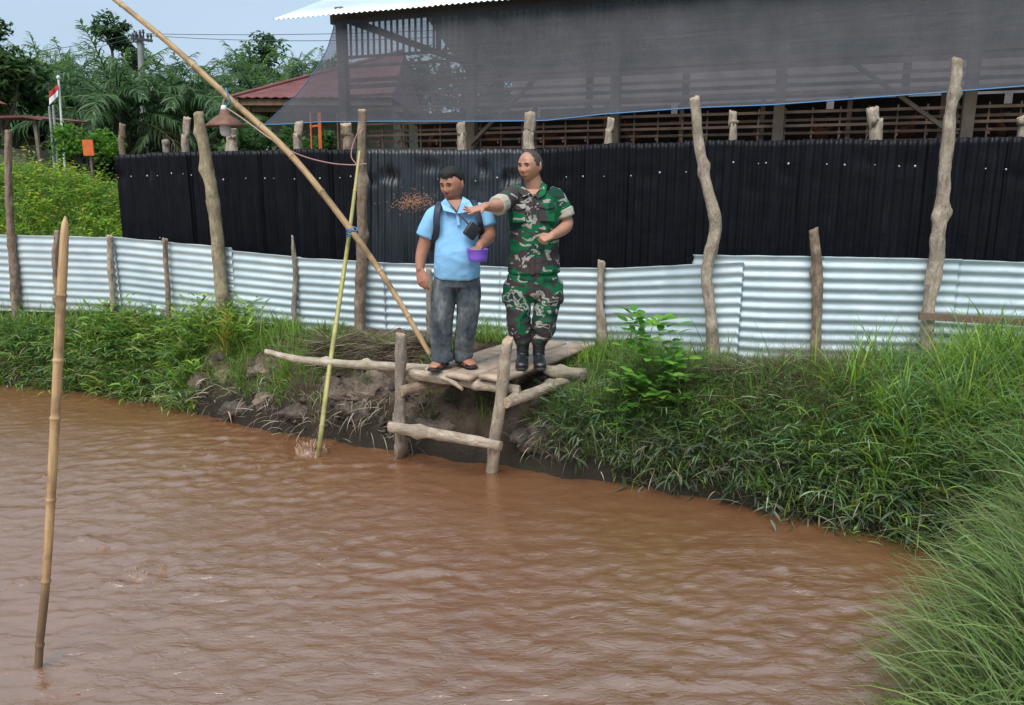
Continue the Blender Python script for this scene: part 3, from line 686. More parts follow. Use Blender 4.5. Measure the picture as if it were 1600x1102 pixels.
# blue lashing where the two bamboos cross
v, f = tube([P(548, 352, 6.90), P(550, 362, 6.91), P(554, 372, 6.93)], [.046, .05, .044], 14, 3, ref=(1, 0, 0))
mb = MB(); cc = P(550, 362, 6.95)
for k in range(5):
    pts = [cc + Vector((.05 * math.cos(t), .05 * math.sin(t), .012 * (k - 2) + .02 * math.cos(t + k))) for t in np.linspace(0, 6.28, 13)]
    mb.tube(pts, [.007] * 13, 6)
mb.build('rope_lashing', M['blue_string'], None, True, base=cc); tag(bpy.data.objects['rope_lashing'], 'blue string lashing tying the two bamboo poles together', 'rope')
# cable
pts = [P(356, 170, 7.36), P(380, 186, 7.30), P(430, 222, 7.2), P(470, 243, 7.3), P(515, 255, 7.4), P(553, 258, 7.50), P(572, 256, 7.42)]
v, f = tube(pts, [.006] * len(pts), 8, 6); mesh('cable', v, f, M['cable'], base=pts[0]); tag(bpy.data.objects['cable'], 'pinkish cable drooping from the lamp to the thick upright post', 'cable')
pts = [P(556, 256, 7.40), P(549, 245, 7.41), P(551, 228, 7.43), P(560, 205, 7.44), P(566, 196, 7.43)]
v, f = tube(pts, [.005] * len(pts), 6, 5); mesh('cable', v, f, M['cable'], base=pts[0]); tag(bpy.data.objects['cable.001'], 'short loop of cable hanging off the top of the thick upright post', 'cable')
# lamp
LY = 7.42; lc = P(352, 196, LY)
lamp = empty('hanging_lamp', lc, 'rusty cone-shaded lamp with a white glass hanging from the leaning bamboo', 'lamp')
def lathe(prof, c, n=28):
    V = []; F = []
    for r, z in prof:
        for j in range(n):
            a = 2 * math.pi * j / n; V.append((c[0] + r * math.cos(a), c[1] + r * math.sin(a), c[2] + z))
    for i in range(len(prof) - 1):
        for j in range(n): F.append((i * n + j, i * n + (j + 1) % n, (i + 1) * n + (j + 1) % n, (i + 1) * n + j))
    return V, F
v, f = lathe([(.025, .14), (.035, .135), (.045, .10), (.10, .065), (.15, .02), (.185, -.01), (.18, -.014), (.14, .012), (.095, .05), (.04, .09), (.001, .095)], lc); mesh('lamp_shade', v, f, M['rust_shade'], lamp)
v, f = lathe([(.001, .18), (.022, .178), (.03, .15), (.03, .128), (.001, .125)], lc, 16); mesh('lamp_holder', v, f, M['white_pole'], lamp)
v, f = lathe([(.05, .02), (.052, -.02), (.05, -.07), (.04, -.09), (.015, -.10), (.0005, -.10)], lc, 20); mesh('lamp_glass', v, f, M['bulb'], lamp)
v, f = tube([lc + Vector((0, 0, .17)), lc + Vector((.005, 0, .22)), P(357, 150, 7.42)], [.012, .012, .01], 8, 3); mesh('lamp_stem', v, f, M['bark_grey'], lamp)
v, f = tube([P(353, 138, 7.38), P(356, 150, 7.36), P(360, 158, 7.37), P(354, 166, 7.4)], [.006] * 4, 6, 3); mesh('tie_string', v, f, M['blue_rope'], lamp)

# ================================================================== POULTRY HOUSE
ph = empty('poultry_house', HP(4, 0, .72), 'long timber poultry house with a zinc roof behind the grey shade net', 'poultry house')
for k in range(-0, 8):
    mb = MB(); p = HP(k * 1.884, 0, 0); mb.box((p.x, p.y, 2.62), (.115, .115, 3.8), HD, HN); mb.build('post', M['timber'], ph)
    if k % 2 == 0 or k < 3:
        mb = MB(); p = HP(k * 1.884, -6, 0); mb.box((p.x, p.y, 2.62), (.12, .12, 3.8), HD, HN); mb.build('post', M['timber'], ph)
for k in range(14):     # thin studs of the cage rows
    mb = MB(); p = HP(.75 + k * .942, -.35, 0); mb.box((p.x, p.y, 2.0), (.05, .05, 2.5), HD, HN); mb.build('stud', M['cage'], ph)
def rail(s0, s1, off, z, h=.05, d=.03, m='cage', name='rail'):
    mb = MB(); mb.beam(HP(s0, off, z), HP(s1, off, z + random.uniform(-.015, .015)), d, h); return mb.build(name, M[m], ph)
rail(-.1, 13.2, .08, 4.36, .12, .06, 'timber', 'eave_beam'); rail(-.1, 13.2, -6, 4.36, .12, .06, 'timber', 'eave_beam')
for z in (3.90, 3.78, 3.60, 3.52, 3.40, 3.22): rail(-.06, 13.2, -.075, z, .035 if z not in (3.60, 3.52) else .055)
for z, off in ((3.02, -.10), (2.94, -.3), (2.87, -.10), (2.80, -.3), (2.69, -.22), (2.60, -.1)): rail(.2, 13.2, off, z, .03)
for z, off in ((3.55, -2.2), (3.1, -2.2), (2.9, -2.2), (2.75, -2.4), (3.6, -4.2), (3.2, -4.2), (2.85, -4.2)): rail(.5, 13.2, off, z, .05)
for k in range(44):     # cage dividers with drinker brackets
    s = .5 + k * .29; mb = MB(); p = HP(s, -.13, 0); mb.box((p.x, p.y, 2.86), (.016, .02, .40), HD, HN)
    mb.box(tuple(HP(s, -.02, 2.78)), (.05, .05, .018), HD, HN).box(tuple(HP(s, -.02, 2.755)), (.02, .02, .05), HD, HN); mb.build('cage_divider', M['cage'], ph)
for k in range(20):     # upright slats under the eave by the gable
    s = .12 + k * .088; zt = 4.34; zb = 3.86 + .05 * ((k * 7) % 5) / 5
    mb = MB(); mb.beam(HP(s, -.02, zb), HP(s + .01, -.02, zt), .03, .018, (0, 1, 0)); mb.build('slat', M['timber'], ph)
for k in range(26):
    s = 1.9 + k * .088; mb = MB(); mb.beam(HP(s, -.9 - .02 * k, 3.95), HP(s, -.9 - .02 * k, 4.6), .03, .018, (0, 1, 0)); mb.build('slat', M['timber'], ph)
mb = MB(); mb.beam(PL(735, 226, .12), PL(838, 122, .12), .04, .07, HN); mb.build('brace', M['timber'], ph)
mb = MB(); mb.beam(PL(1478, 202, .12), PL(1335, 100, .12), .04, .07, HN); mb.build('brace', M['timber'], ph)
# cage body, added dark backing, floor dung boards
for off in (-1.0, -3.4):
    for k in range(7):
        mb = MB(); c = HP(1.5 + k * 1.884, off, 2.66); mb.box(tuple(c), (1.8, 1.1, .03), HD, HN); mb.box(tuple(HP(1.5 + k * 1.884, off, 2.95)), (1.8, .02, .55), HD, HN); mb.build('cage_box', M['dark'], ph)
for k in range(7):
    mb = MB(); mb.box(tuple(HP(.95 + k * 1.884, -6.05, 2.1)), (1.86, .01, 2.9), HD, HN); mb.build('added_backing', M['dark'], ph)  # opaque panels added on the far side to keep the interior dark
for k in range(7):   # roof trusses
    s = k * 1.884 + .0; mb = MB(); mb.beam(HP(s, 0.0, 4.40), HP(s, -6, 4.40), .05, .09); mb.beam(HP(s, .0, 4.45), HP(s, -3, 5.62), .05, .09); mb.beam(HP(s, -6, 4.45), HP(s, -3, 5.62), .05, .09)
    mb.beam(HP(s, -3, 4.45), HP(s, -3, 5.55), .05, .07); mb.build('truss', M['timber'], ph)
for o_, z in ((-1, 4.84), (-2, 5.23), (-3, 5.62), (-4, 5.23), (-5, 4.84)):
    mb = MB(); mb.beam(HP(-.3, o_, z), HP(13.2, o_, z), .04, .05); mb.build('purlin', M['timber'], ph)
# roof sheets
def roofsheet(s0, s1, o0, z0, o1, z1, name, m):
    nu = int((s1 - s0) / .0125); V = []; nv = 6
    for i in range(nu + 1):
        s = s0 + (s1 - s0) * i / nu; h = .010 * math.cos(2 * math.pi * s / .076)
        for j in range(nv + 1):
            v_ = j / nv; V.append(HP(s, o0 + (o1 - o0) * v_, z0 + (z1 - z0) * v_ + h - .02 * math.sin(math.pi * v_) * 0))
    o = mesh(name, V, grid_faces(nv + 1, nu + 1), M[m], ph, True, {'dirt': ('FLOAT', np.zeros(len(V)))}); o.modifiers.new('thickness', 'SOLIDIFY').thickness = .001
M['rooftop'] = simple('roof_zinc', (.60, .68, .76), .38, .35, .08, 2, .15, .02, 'World')
for k in range(18):
    s0 = -.78 + k * .78; roofsheet(s0, s0 + .80, .42, 4.345 + (k % 2) * .003, -3.0, 5.72 + (k % 2) * .003, 'roof_sheet', 'rooftop')
roofsheet(-.78, 13.3, -6.4, 4.345, -3.0, 5.716, 'roof_sheet', 'rooftop')
# hens in the front cages
def hen_parts():
    b = [ellips((0, 0, .10), (.07, .13, .085)), tube([(0, -.09, .13), (0, -.15, .19), (0, -.16, .25)], [.05, .032, .026], 10, 3), ellips((0, -.175, .265), (.024, .035, .026), n=12, m=8), tube([(0, .10, .13), (0, .19, .21)], [(.03, .05), (.012, .04)], 10, 3)]
    return b
HB = None
for i in range(14):
    s = 1.2 + i * .85 + random.uniform(-.2, .2); p = HP(s, -.62, 2.69)
    e = empty('hen', p, 'brown hen in a cage behind the shade net', 'hen', 'hens caged in the poultry house')
    e.rotation_euler = (0, 0, random.uniform(-.8, .8) - .3)
    if HB is None:
        hb = remesh('hen_body', hen_parts(), .012, M['hen'], None, 1); HB = hb.data; v, f = ellips((0, -.18, .297), (.006, .022, .014), n=8, m=6)
        cb = mesh('comb', v, f, M['comb']); HC = cb.data
        hb.parent = e; cb.parent = e
    else:
        for nm, dt in (('hen_body', HB), ('comb', HC)):
            o = bpy.data.objects.new(nm, dt); COL.objects.link(o); o.parent = e
# ---- shade net
top_px = [(520, 30), (700, 12), (860, -6), (1100, -30), (1400, -62), (1700, -95), (1850, -110)]
bot_px = [(413, 195), (480, 191), (600, 190), (760, 190), (852, 189), (940, 179), (1080, 169), (1210, 164), (1400, 150), (1600, 135), (1850, 116)]
left_px = [(0, 520, 30), (.07, 523, 38), (.27, 512, 75), (.48, 494, 109), (.69, 467, 144), (.85, 438, 172), (1, 413, 195)]
NU, NV = 260, 60; V = []; UV = []; rope = []
for i in range(NU + 1):
    u = i / NU
    for j in range(NV + 1):
        v_ = j / NV
        lx = np.interp(v_, [a[0] for a in left_px], [a[1] for a in left_px]); ly = np.interp(v_, [a[0] for a in left_px], [a[2] for a in left_px])
        px = lx + (1850 - lx) * u
        yt = np.interp(px, [a[0] for a in top_px], [a[1] for a in top_px]); yb = np.interp(px, [a[0] for a in bot_px], [a[1] for a in bot_px])
        w_ = min(1, (px - lx) / 90.0); py = ly * (1 - w_) + (yt + (yb - yt) * v_) * w_
        off = .20 + .32 * v_ + .035 * nz((px * .010, v_ * 1.3, 2)) * (.3 + v_) + .012 * math.sin(px * .11 + 2 * nz((px * .01, 0, 5))) * (1 - v_) ** 2
        p = PL(px, py, off); V.append(p); UV.append((px * .009, v_ * 1.5, 0))
        if j == NV: rope.append(p + Vector((0, -.006, 0)))
net = mesh('shade_net', V, grid_faces(NV + 1, NU + 1), M['net'], None, True, {'uvw': ('FLOAT_VECTOR', UV)})
tag(net, 'grey see-through shade net with a blue rope hem hung along the poultry house', 'shade net')
v, f = tube([Vector(PL(398, 200, .55))] + rope[::4], [.0065] * (len(rope[::4]) + 1), 8, 1); mesh('hem_rope', v, f, M['blue_rope'], net)
v, f = tube([V[j] for j in range(0, NV + 1, 3)], [.006] * len(range(0, NV + 1, 3)), 6, 1); mesh('edge_cord', v, f, M['blue_string'], net)
# second roof seen beyond through the net
h2 = empty('far_poultry_house', (8, 24, .75), 'second poultry house with a dark rusty roof beyond the first, seen dimly through the net', 'poultry house')
mb = MB(); mb.box((10, 22, 1.9), (16, .05, 2.3)); mb.build('wall', M['timber'], h2)
mb = MB(); mb.add([(0, 20.8, 3.5), (20, 20.8, 3.5), (20, 24.5, 6.3), (0, 24.5, 6.3)], [(0, 1, 2, 3)]); mb.build('roof', M['old_roof'], h2)
# orange frame left of the house
of = empty('orange_ladder', P(488, 236, 12.6), 'orange painted ladder standing left of the poultry house under the net', 'ladder')
for px in (485, 499, 527):
    a, b = P(px, 250, 12.6), P(px, 176, 12.6); a.z = .7; mb = MB(); mb.beam(a, b, .02 if px != 499 else .05, .04, (0, 1, 0)); mb.build('upright', M['orange'] if px != 527 else M['timber_red'], of)
mb = MB(); mb.beam(P(484, 198, 12.6), P(500, 196, 12.6), .02, .03); mb.build('rung', M['orange'], of)

# ================================================================== LITTLE HOUSES, POLES, FLAG
rh = empty('red_roof_house', (-3, 21, .75), 'house with a dark red hip roof half hidden by the shade net', 'house')
x0, x1, y0, y1, ze = -6.25, -2.7, 18, 25, 4.12; ax0, ax1, ay, za = -2.9, -2.85, 21.5, 5.62
V = [(x0, y0, ze), (x1, y0, ze), (x1, y1, ze), (x0, y1, ze), (ax0, ay, za), (ax1, ay, za)]
def slope(quad, name='roof'):
    mbx = MB(); a, b, c, d = [Vector(q) for q in quad]; n = int((b - a).length / .2); pts = []
    for i in range(n * 2 + 1):
        t = i / (n * 2); h = .025 * (i % 2); pts.append((a.lerp(b, t) + Vector((0, 0, h)), d.lerp(c, t) + Vector((0, 0, h))))
    for i in range(len(pts) - 1): mbx.add([pts[i][0], pts[i + 1][0], pts[i + 1][1], pts[i][1]], [(0, 1, 2, 3)])
    o = mbx.build(name, M['red_roof'], rh); o.modifiers.new('t', 'SOLIDIFY').thickness = .02
slope((V[0], V[1], V[5], V[4])); slope((V[3], V[0], V[4], V[4])); slope((V[2], V[3], V[4], V[5])); slope((V[1], V[2], V[5], V[5]))
for a, b in ((0, 1), (3, 0)):
    A, B = Vector(V[a]), Vector(V[b]); inn = Vector((.10 if a else 0, .10 if not a else 0, -.09)); mb = MB(); mb.beam(A + inn, B + inn, .03, .13); mb.build('fascia', M['timber_red'], rh)
    inn = Vector((.28 if a else 0.2, .28 if not a else .2, -.22)); mb = MB(); mb.beam(A + inn, B + inn, .05, .12); mb.build('eave_beam', M['timber_red'], rh)
mb = MB(); mb.box((-4.4, 22, 2.35), (3, 5, 3.2)); mb.build('wall', M['wallm'], rh)
mb = MB(); mb.add([V[0], V[4]], []); 
v, f = tube([Vector(V[0]) + Vector((0, 0, .03)), Vector(V[4]) + Vector((0, 0, .05))], [.045, .045], 8, 1); mesh('hip_cap', v, f, M['red_roof'], rh)
sh = empty('small_hut', P(10, 240, 19), 'low hut with a thin sagging red roof at the left edge of the photo', 'hut')
pa = [P(-90, 178, 19), P(0, 181, 19), P(35, 180, 19), P(66, 185, 19)]; mb = MB()
for a, b in zip(pa, pa[1:]): mb.add([a, b, b + Vector((-.3, 2.6, .12)), a + Vector((-.3, 2.6, .12))], [(0, 1, 2, 3)])
o = mb.build('roof', M['red_roof'], sh); o.modifiers.new('t', 'SOLIDIFY').thickness = .05
mb = MB(); p = pa[-1] + Vector((-.3, .2, 0)); mb.beam((p.x, p.y, .7), p, .07, .07); mb.build('post', M['timber'], sh)
mb = MB(); mb.box((pa[0].x + .2, 20.6, 1.9), (2.2, 1.4, 2.4)); mb.build('wall', M['wallm'], sh)
mb = MB(); a = P(-70, 150, 21); b = P(11, 163, 21); mb.add([a, b, b + Vector((-.6, .2, .25)), a + Vector((0, .2, .6))], [(0, 1, 2, 3)]); o = mb.build('upper_roof', M['red_roof'], sh); o.modifiers.new('t', 'SOLIDIFY').thickness = .04
# utility pole
up = empty('utility_pole', P(220, 240, 30), 'grey concrete utility pole with a crossarm of insulators behind the black fence', 'utility pole')
A, B = P(220.5, 240, 30), P(219, 58, 30); A.z = .6
v, f = tube([A, B], [.14, .11], 12, 6); mesh('pole', v, f, M['concrete'], up)
mb = MB(); mb.beam(P(205, 60, 29.85), P(238, 64, 29.85), .08, .09); mb.build('crossarm', M['ins'], up)
for px, py in ((208, 56), (213, 54), (219, 52), (224, 51), (231, 57), (236, 57)):
    c = P(px, py + 2, 29.85); v, f = lathe([(.001, .16), (.05, .14), (.035, .09), (.06, .06), (.03, 0), (.02, -.16)], c, 8); mesh('insulator', v, f, M['ins'], up)
mb = MB(); mb.beam(P(211, 118, 29.8), P(219, 130, 29.8), .03, .04); mb.box(tuple(P(211, 124, 29.8)), (.1, .1, .3)); mb.build('bracket', M['white_pole'], up)
def wirec(a, b, sag, name='power_line', lb='', r=.011):
    pts = [Vector(a).lerp(Vector(b), t) + Vector((0, 0, -sag * 4 * t * (1 - t))) for t in np.linspace(0, 1, 9)]
    v, f = tube(pts, [r] * 9, 6, 2, cap=False); o = mesh(name, v, f, M['wire'], base=tuple(pts[0])); tag(o, lb, 'power line')
wirec(P(232, 53, 29.85), P(900, 36, 26), .15, lb='upper overhead wire running right from the utility pole')
wirec(P(236, 56, 29.85), P(900, 40, 26), .3, lb='lower overhead wire running right from the utility pole')
wirec(P(208, 54, 29.85), P(-120, 88, 34), .25, lb='upper overhead wire running left from the utility pole')
wirec(P(213, 58, 29.85), P(-120, 96, 34), .35, lb='lower overhead wire running left from the utility pole')
# flag
fg = empty('flagpole', P(91, 240, 17), 'white flagpole in the greenery at the left carrying a red and white flag', 'flagpole')
A, B = P(92, 240, 17), P(91.5, 124, 17); A.z = .7; v, f = tube([A, B], [.028, .022], 8, 4); mesh('pole', v, f, M['white_pole'], fg)
v, f = ellips(B + Vector((0, 0, .03)), (.04, .04, .05), n=10, m=8); mesh('finial', v, f, M['white_pole'], fg)
flag = empty('flag', P(91, 135, 17), 'limp red over white flag hanging from the white flagpole', 'flag')
def flagpart(name, m, v0, v1):
    V = []; nu, nv = 14, 8
    # corners in the photo: hoist (91,131)-(91,152); fly end hanging down-left
    for i in range(nu + 1):
        u = i / nu
        for j in range(nv + 1):
            v_ = v0 + (v1 - v0) * j / nv
            px = 91 - 14 * u; py = 131 + 20 * v_ + 17 * u - 5 * u * u * (1 - v_) * 1.0 + (-3 * v_ * u)
            if v_ > .5: pass
            V.append(P(px, py, 17 + .10 * math.sin(u * 7 + v_ * 2) * u - .05))
    o = mesh(name, V, grid_faces(nv + 1, nu + 1), M[m], flag); o.modifiers.new('t', 'SOLIDIFY').thickness = .004
flagpart('red_band', 'flag_red', 0, .5); flagpart('white_band', 'flag_white', .5, 1)
for k, (px, yt) in enumerate(((77, 168), (83, 166))):
    A, B = P(px, 240, 18), P(px, yt, 18); A.z = .7; v, f = tube([A, B], [.03, .025], 8, 2); o = mesh('thin_pole', v, f, M['concrete'], base=A)
    tag(o, ['left one of two thin grey poles below the flag', 'right one of two thin grey poles below the flag'][k], 'pole')
mb = MB(); c = P(138, 231, 13.4); mb.box(tuple(c), (.17, .03, .26), (1, .1, 0), (-.1, 1, 0)); o = mb.build('orange_board', M['orange'], base=c); tag(o, 'small orange board sticking out of the bright green vines', 'board')
mb = MB(); a = P(139, 243, 13.4); mb.beam((a.x, a.y + .05, .8), a + Vector((0, .05, 0)), .03, .03); mb.build('stake', M['timber'], o); bpy.data.objects['stake'].matrix_parent_inverse = Matrix.Translation(c).inverted()

# ================================================================== VEGETATION
def blades(root, L, W, az, th0, kap, col, K=5, prof='grass', tw=None):
    root = np.asarray(root, float); n = len(root); s = np.linspace(0, 1, K + 1)
    th = th0[:, None] + kap[:, None] * s[None, :] ** 1.3
    ds = (L / K)[:, None]; hx = np.concatenate([np.zeros((n, 1)), np.cumsum(np.sin((th[:, 1:] + th[:, :-1]) / 2) * ds, 1)], 1)
    hz = np.concatenate([np.zeros((n, 1)), np.cumsum(np.cos((th[:, 1:] + th[:, :-1]) / 2) * ds, 1)], 1)
    C = root[:, None, :] + np.stack([hx * np.cos(az)[:, None], hx * np.sin(az)[:, None], hz], -1)
    if prof == 'grass': w_ = np.clip(1.0 - s ** 2.2, 0.03, 1) * np.clip(.55 + s * 2, 0, 1)
    elif prof == 'oval': w_ = np.maximum(np.sin(np.pi * np.clip(.06 + .94 * s, 0, 1)) ** .8, .03)
    else: w_ = np.maximum(np.sin(np.pi * np.clip(.1 + .9 * s, 0, 1) ** .8) ** .8, .03)
    sd = np.stack([-np.sin(az), np.cos(az), np.zeros(n)], -1)
    if tw is None: tw = np.random.uniform(-.7, .7, n)
    nr = np.stack([np.cos(th) * np.cos(az)[:, None], np.cos(th) * np.sin(az)[:, None], -np.sin(th)], -1)
    sv = sd[:, None, :] * np.cos(tw)[:, None, None] + nr * np.sin(tw)[:, None, None]
    h = sv * (W[:, None] / 2 * w_[None, :])[:, :, None]
    V = np.stack([C - h, C + h], 2).reshape(-1, 3)
    i = (np.arange(n) * (K + 1) * 2)[:, None] + (np.arange(K) * 2)[None, :]
    F = np.stack([i, i + 1, i + 3, i + 2], -1).reshape(-1, 4)
    cc = np.repeat(np.concatenate([col, np.ones((n, 1))], 1), (K + 1) * 2, 0)
    return V, F, cc, C, th
class Veg:
    def __init__(s): s.V = []; s.F = []; s.C = []; s.n = 0
    def add(s, V, F, C): s.V.append(V); s.F.append(F + s.n); s.C.append(C); s.n += len(V)
    def bl(s, *a, **k):
        V, F, C, c, th = blades(*a, **k); s.add(V, F, C); return c, th
    def build(s, name, m, parent=None, kind=None, base=None, label=None, cat=None):
        o = mesh(name, np.vstack(s.V), np.vstack(s.F), M[m], parent, True, {'Col': ('FLOAT_COLOR', np.vstack(s.C))}, base=base)
        return tag(o, label, cat, kind=kind)
U = np.random.uniform; NR = np.random.normal
def pal(n, cols, var=.18):
    c = np.array(cols)[np.random.randint(0, len(cols), n)]
    return np.clip(c * (1 + NR(0, var, (n, 1))) * (1 + NR(0, .06, (n, 3))), .004, .9)
def fence_Y_at(X):
    xs = np.array([fence_xy(p).x for p in fx]); o = np.argsort(xs); return np.interp(X, xs[o], fY[o])
def offdeck(X, Y):
    s_ = (X + .706) * .527 + (Y - 6.01) * .85; q_ = (X + .706) * .85 - (Y - 6.01) * .527
    return ~((s_ > -.15) & (s_ < 1.62) & (q_ > -.06) & (q_ < .76))
def hit(px, py):
    r = ray(px, py); t = np.linspace(3.5, 14, 1400) / r[1]; X, Y, Z = r[0] * t, r[1] * t, CAMZ + r[2] * t
    g = ground_h(X, Y); k = int(np.argmax(Z <= g)); return Vector((X[k], Y[k], g[k]))
def scatter(n, x0, x1, y0, y1, f):
    """rejection-sampled root points on the ground"""
    out = []; tot = 0
    while tot < n:
        X = U(x0, x1, n * 2); Y = U(y0, y1, n * 2); d = shore_sdf(X, Y); k = (U(0, 1, n * 2) < f(X, Y, d)) & offdeck(X, Y)
        q = np.stack([X[k], Y[k]], -1); out.append(q); tot += len(q)
        if len(out) > 40: break
    q = np.vstack(out)[:n]; z = ground_h(q[:, 0], q[:, 1]); return np.column_stack([q, z - .01])
G_MID = [(0.132, 0.232, 0.039), (0.158, 0.287, 0.046), (0.211, 0.342, 0.065), (0.099, 0.177, 0.046), (0.264, 0.329, 0.091)]
G_BLUE = [(0.099, 0.207, 0.072), (0.145, 0.281, 0.098), (0.211, 0.354, 0.143), (0.079, 0.159, 0.052), (0.290, 0.403, 0.221)]
G_BRI = [(0.224, 0.390, 0.046), (0.304, 0.439, 0.058), (0.158, 0.317, 0.052), (0.251, 0.415, 0.078)]
PALE = [(.24, .34, .12), (.19, .30, .09), (.30, .38, .17), (.16, .26, .07)]
DRY = [(.20, .15, .10), (.13, .10, .075), (.28, .22, .16), (.09, .065, .05)]
def grass(v, root, lmin, lmax, wd, cols, lean=.35, curl=1.2, K=5, tocam=0.0, fine=False):
    n = len(root); az = U(0, 2 * np.pi, n); 
    if tocam: az = np.where(U(0, 1, n) < tocam, -math.pi / 2 + NR(0, .8, n), az)
    L = U(lmin, lmax, n) * (1 + NR(0, .15, n)); 
    v.bl(root, np.maximum(L, .04), wd * U(.6, 1.3, n), az, np.abs(NR(0, lean, n)), U(.2, 1, n) * curl * (1.2 if not fine else .8), pal(n, cols), K=K)
def stems(v, root, lmin, lmax, cols, nl=7, ll=.13, lw=.012, lean=.5, curl=1.0, tocam=0., spread=.9):
    n = len(root); az = U(0, 2 * np.pi, n)
    if tocam: az = np.where(U(0, 1, n) < tocam, -math.pi / 2 + NR(0, .8, n), az)
    L = U(lmin, lmax, n); c0 = pal(n, cols)
    C, th = v.bl(root, L, np.full(n, .0045), az, np.abs(NR(0, lean, n)), U(.3, 1, n) * curl, c0 * np.array([1.1, .9, .8]), K=8)
    for k in range(nl):
        f = (k + 1.2) / (nl + .4); i = f * 8; i0 = np.minimum(int(i), 7); t = i - i0; p = C[:, i0] * (1 - t) + C[:, i0 + 1] * t
        a2 = az + (1.25 if k % 2 else -1.25) + NR(0, .5, n) if k < nl - 1 else az + NR(0, .3, n)
        v.bl(p, ll * U(.65, 1.15, n), lw * U(.8, 1.25, n), a2, np.clip(th[:, i0] * .6 + spread * U(.5, 1, n), .1, 1.7), U(.2, 1.1, n), np.clip(c0 * (1 + NR(0, .12, (n, 1))), .004, .9), K=4, prof='lance')
def tufts(v, C_, per, lmin, lmax, wd, cols, lean=.55, curl=1.7, rad=.05):
    for c in C_:
        n = int(per * U(.6, 1.3)); q = np.asarray(c)[None] + np.column_stack([NR(0, rad, n), NR(0, rad * .8, n), np.zeros(n)]); az = U(0, 2 * np.pi, n); k = U(.7, 1.2)
        v.bl(q, U(lmin, lmax, n) * k, wd * U(.6, 1.25, n), az, np.abs(NR(0, lean, n)), U(.3, 1, n) * curl, pal(n, [cols[np.random.randint(len(cols))]], .16), K=8)
# zones, as functions of place
def zone_left(X, Y, d): return (d > -.01) * (Y < fence_Y_at(X) - .04) * np.where(d < .38, (1 - sstep(-3.3, -3.05, X)), (1 - sstep(-2.7, -2.0, X))) * (.5 + .5 * (npnoise(X, Y, 60, 3, 2.2) > -.25))
def zone_right(X, Y, d): return (d > -.02) * (Y < fence_Y_at(X) - .03) * np.where(d > .3, sstep(.55, .95, X), sstep(.18, .42, X)) * (Y > 3.9) * np.where((X > 1.5) & (X < 3.05), sstep(.20, .42, fence_Y_at(X) - Y), 1) * (d > .02)
def zone_mud(X, Y, d): return (d > .06) * (Y < fence_Y_at(X) - .04) * (npnoise(X, Y, 62, 3, 2.0) > np.where(d > .4, -.12, .06))
lush = lambda X, Y: .3 + .9 * np.exp(-((X + 3.75) / .8) ** 2)
v = Veg()
r_ = scatter(15000, -7.6, -2.0, 6.3, 9.4, zone_left); grass(v, r_, .07, .22, .0075, G_MID, .55, 1.4)
r_ = scatter(2600, -7.6, -2.2, 6.3, 9.4, lambda X, Y, d: zone_left(X, Y, d) * lush(X, Y)); grass(v, r_, .22, .46, .011, G_MID + G_BRI, .35, 1.5, K=6)
tufts(v, scatter(46, -7.2, -2.6, 6.3, 9.4, lambda X, Y, d: zone_left(X, Y, d) * lush(X, Y)), 30, .22, .46, .011, G_BRI + G_MID, .5, 1.7)
r_ = scatter(1500, -7.6, -2.1, 6.3, 9.4, lambda X, Y, d: zone_left(X, Y, d) * (d < .3)); stems(v, r_, .15, .38, G_BLUE + G_MID, 7, .11, .012, .9, 1.0, .6)
r_ = scatter(420, -4.7, -2.6, 6.8, 8.6, zone_left); stems(v, r_, .25, .5, G_BRI + G_MID, 8, .13, .018, .35, .8)
v.build('bank_grass', 'leaf', kind='stuff', label='lush mixed grass and weeds on the left bank between fence and water')
v = Veg()
r_ = scatter(5200, -3.3, .75, 5.6, 8.2, zone_mud); grass(v, r_, .05, .20, .007, G_MID, .5, 1.3)
tufts(v, scatter(40, -3.2, .5, 5.6, 8.1, lambda X, Y, d: (d > .12) * (Y < fence_Y_at(X) - .1) * (npnoise(X, Y, 62, 3, 2.0) > -.1)), 30, .12, .28, .008, G_BRI + G_MID, .5, 1.6)
for (px, py, z, rad, n, l0, l1, cc) in [(455, 592, .55, .17, 420, .10, .27, G_BRI), (150 + 230, 560, .7, .14, 240, .06, .16, G_BRI), (440, 528, .75, .2, 300, .06, .17, G_BRI), (770, 530, .74, .28, 520, .12, .36, G_BRI),
                                      (375, 600, .5, .12, 120, .1, .3, G_MID), (745, 628, .4, .25, 160, .06, .16, G_MID), (880, 640, .4, .2, 220, .08, .22, G_MID), (860, 560, .72, .25, 260, .06, .16, G_MID), (925, 560, .74, .2, 400, .06, .18, G_BRI)]:
    c = hit(px, py); q = np.column_stack([c.x + NR(0, rad * .6, n), c.y + NR(0, rad * .45, n)]); q = q[shore_sdf(q[:, 0], q[:, 1]) > .05]
    grass(v, np.column_stack([q, ground_h(q[:, 0], q[:, 1]) - .01]), l0, l1, .008, cc, .35, 1.2)
c = PZ(740, 640, .35); n = 26; q = np.column_stack([c.x + NR(0, .25, n), c.y + NR(0, .1, n)]); stems(v, np.column_stack([q, ground_h(q[:, 0], q[:, 1])]), .1, .25, [(.04, .08, .03), (.06, .09, .05)], 6, .07, .03, .7, .8)
v.build('mud_bank_grass', 'leaf', kind='stuff', label='sparse grass tufts on the bare mud bank around the plank deck')
v = Veg()
r_ = scatter(31000, .2, 6.5, 3.9, 7.2, zone_right); grass(v, r_, .09, .28, .0048, G_MID + G_BRI[2:3] + [(.14, .17, .05), (.18, .18, .08), (.12, .17, .04)], .55, 1.5)
rightness = lambda X, Y: .15 + sstep(1.5, 3.4, X)
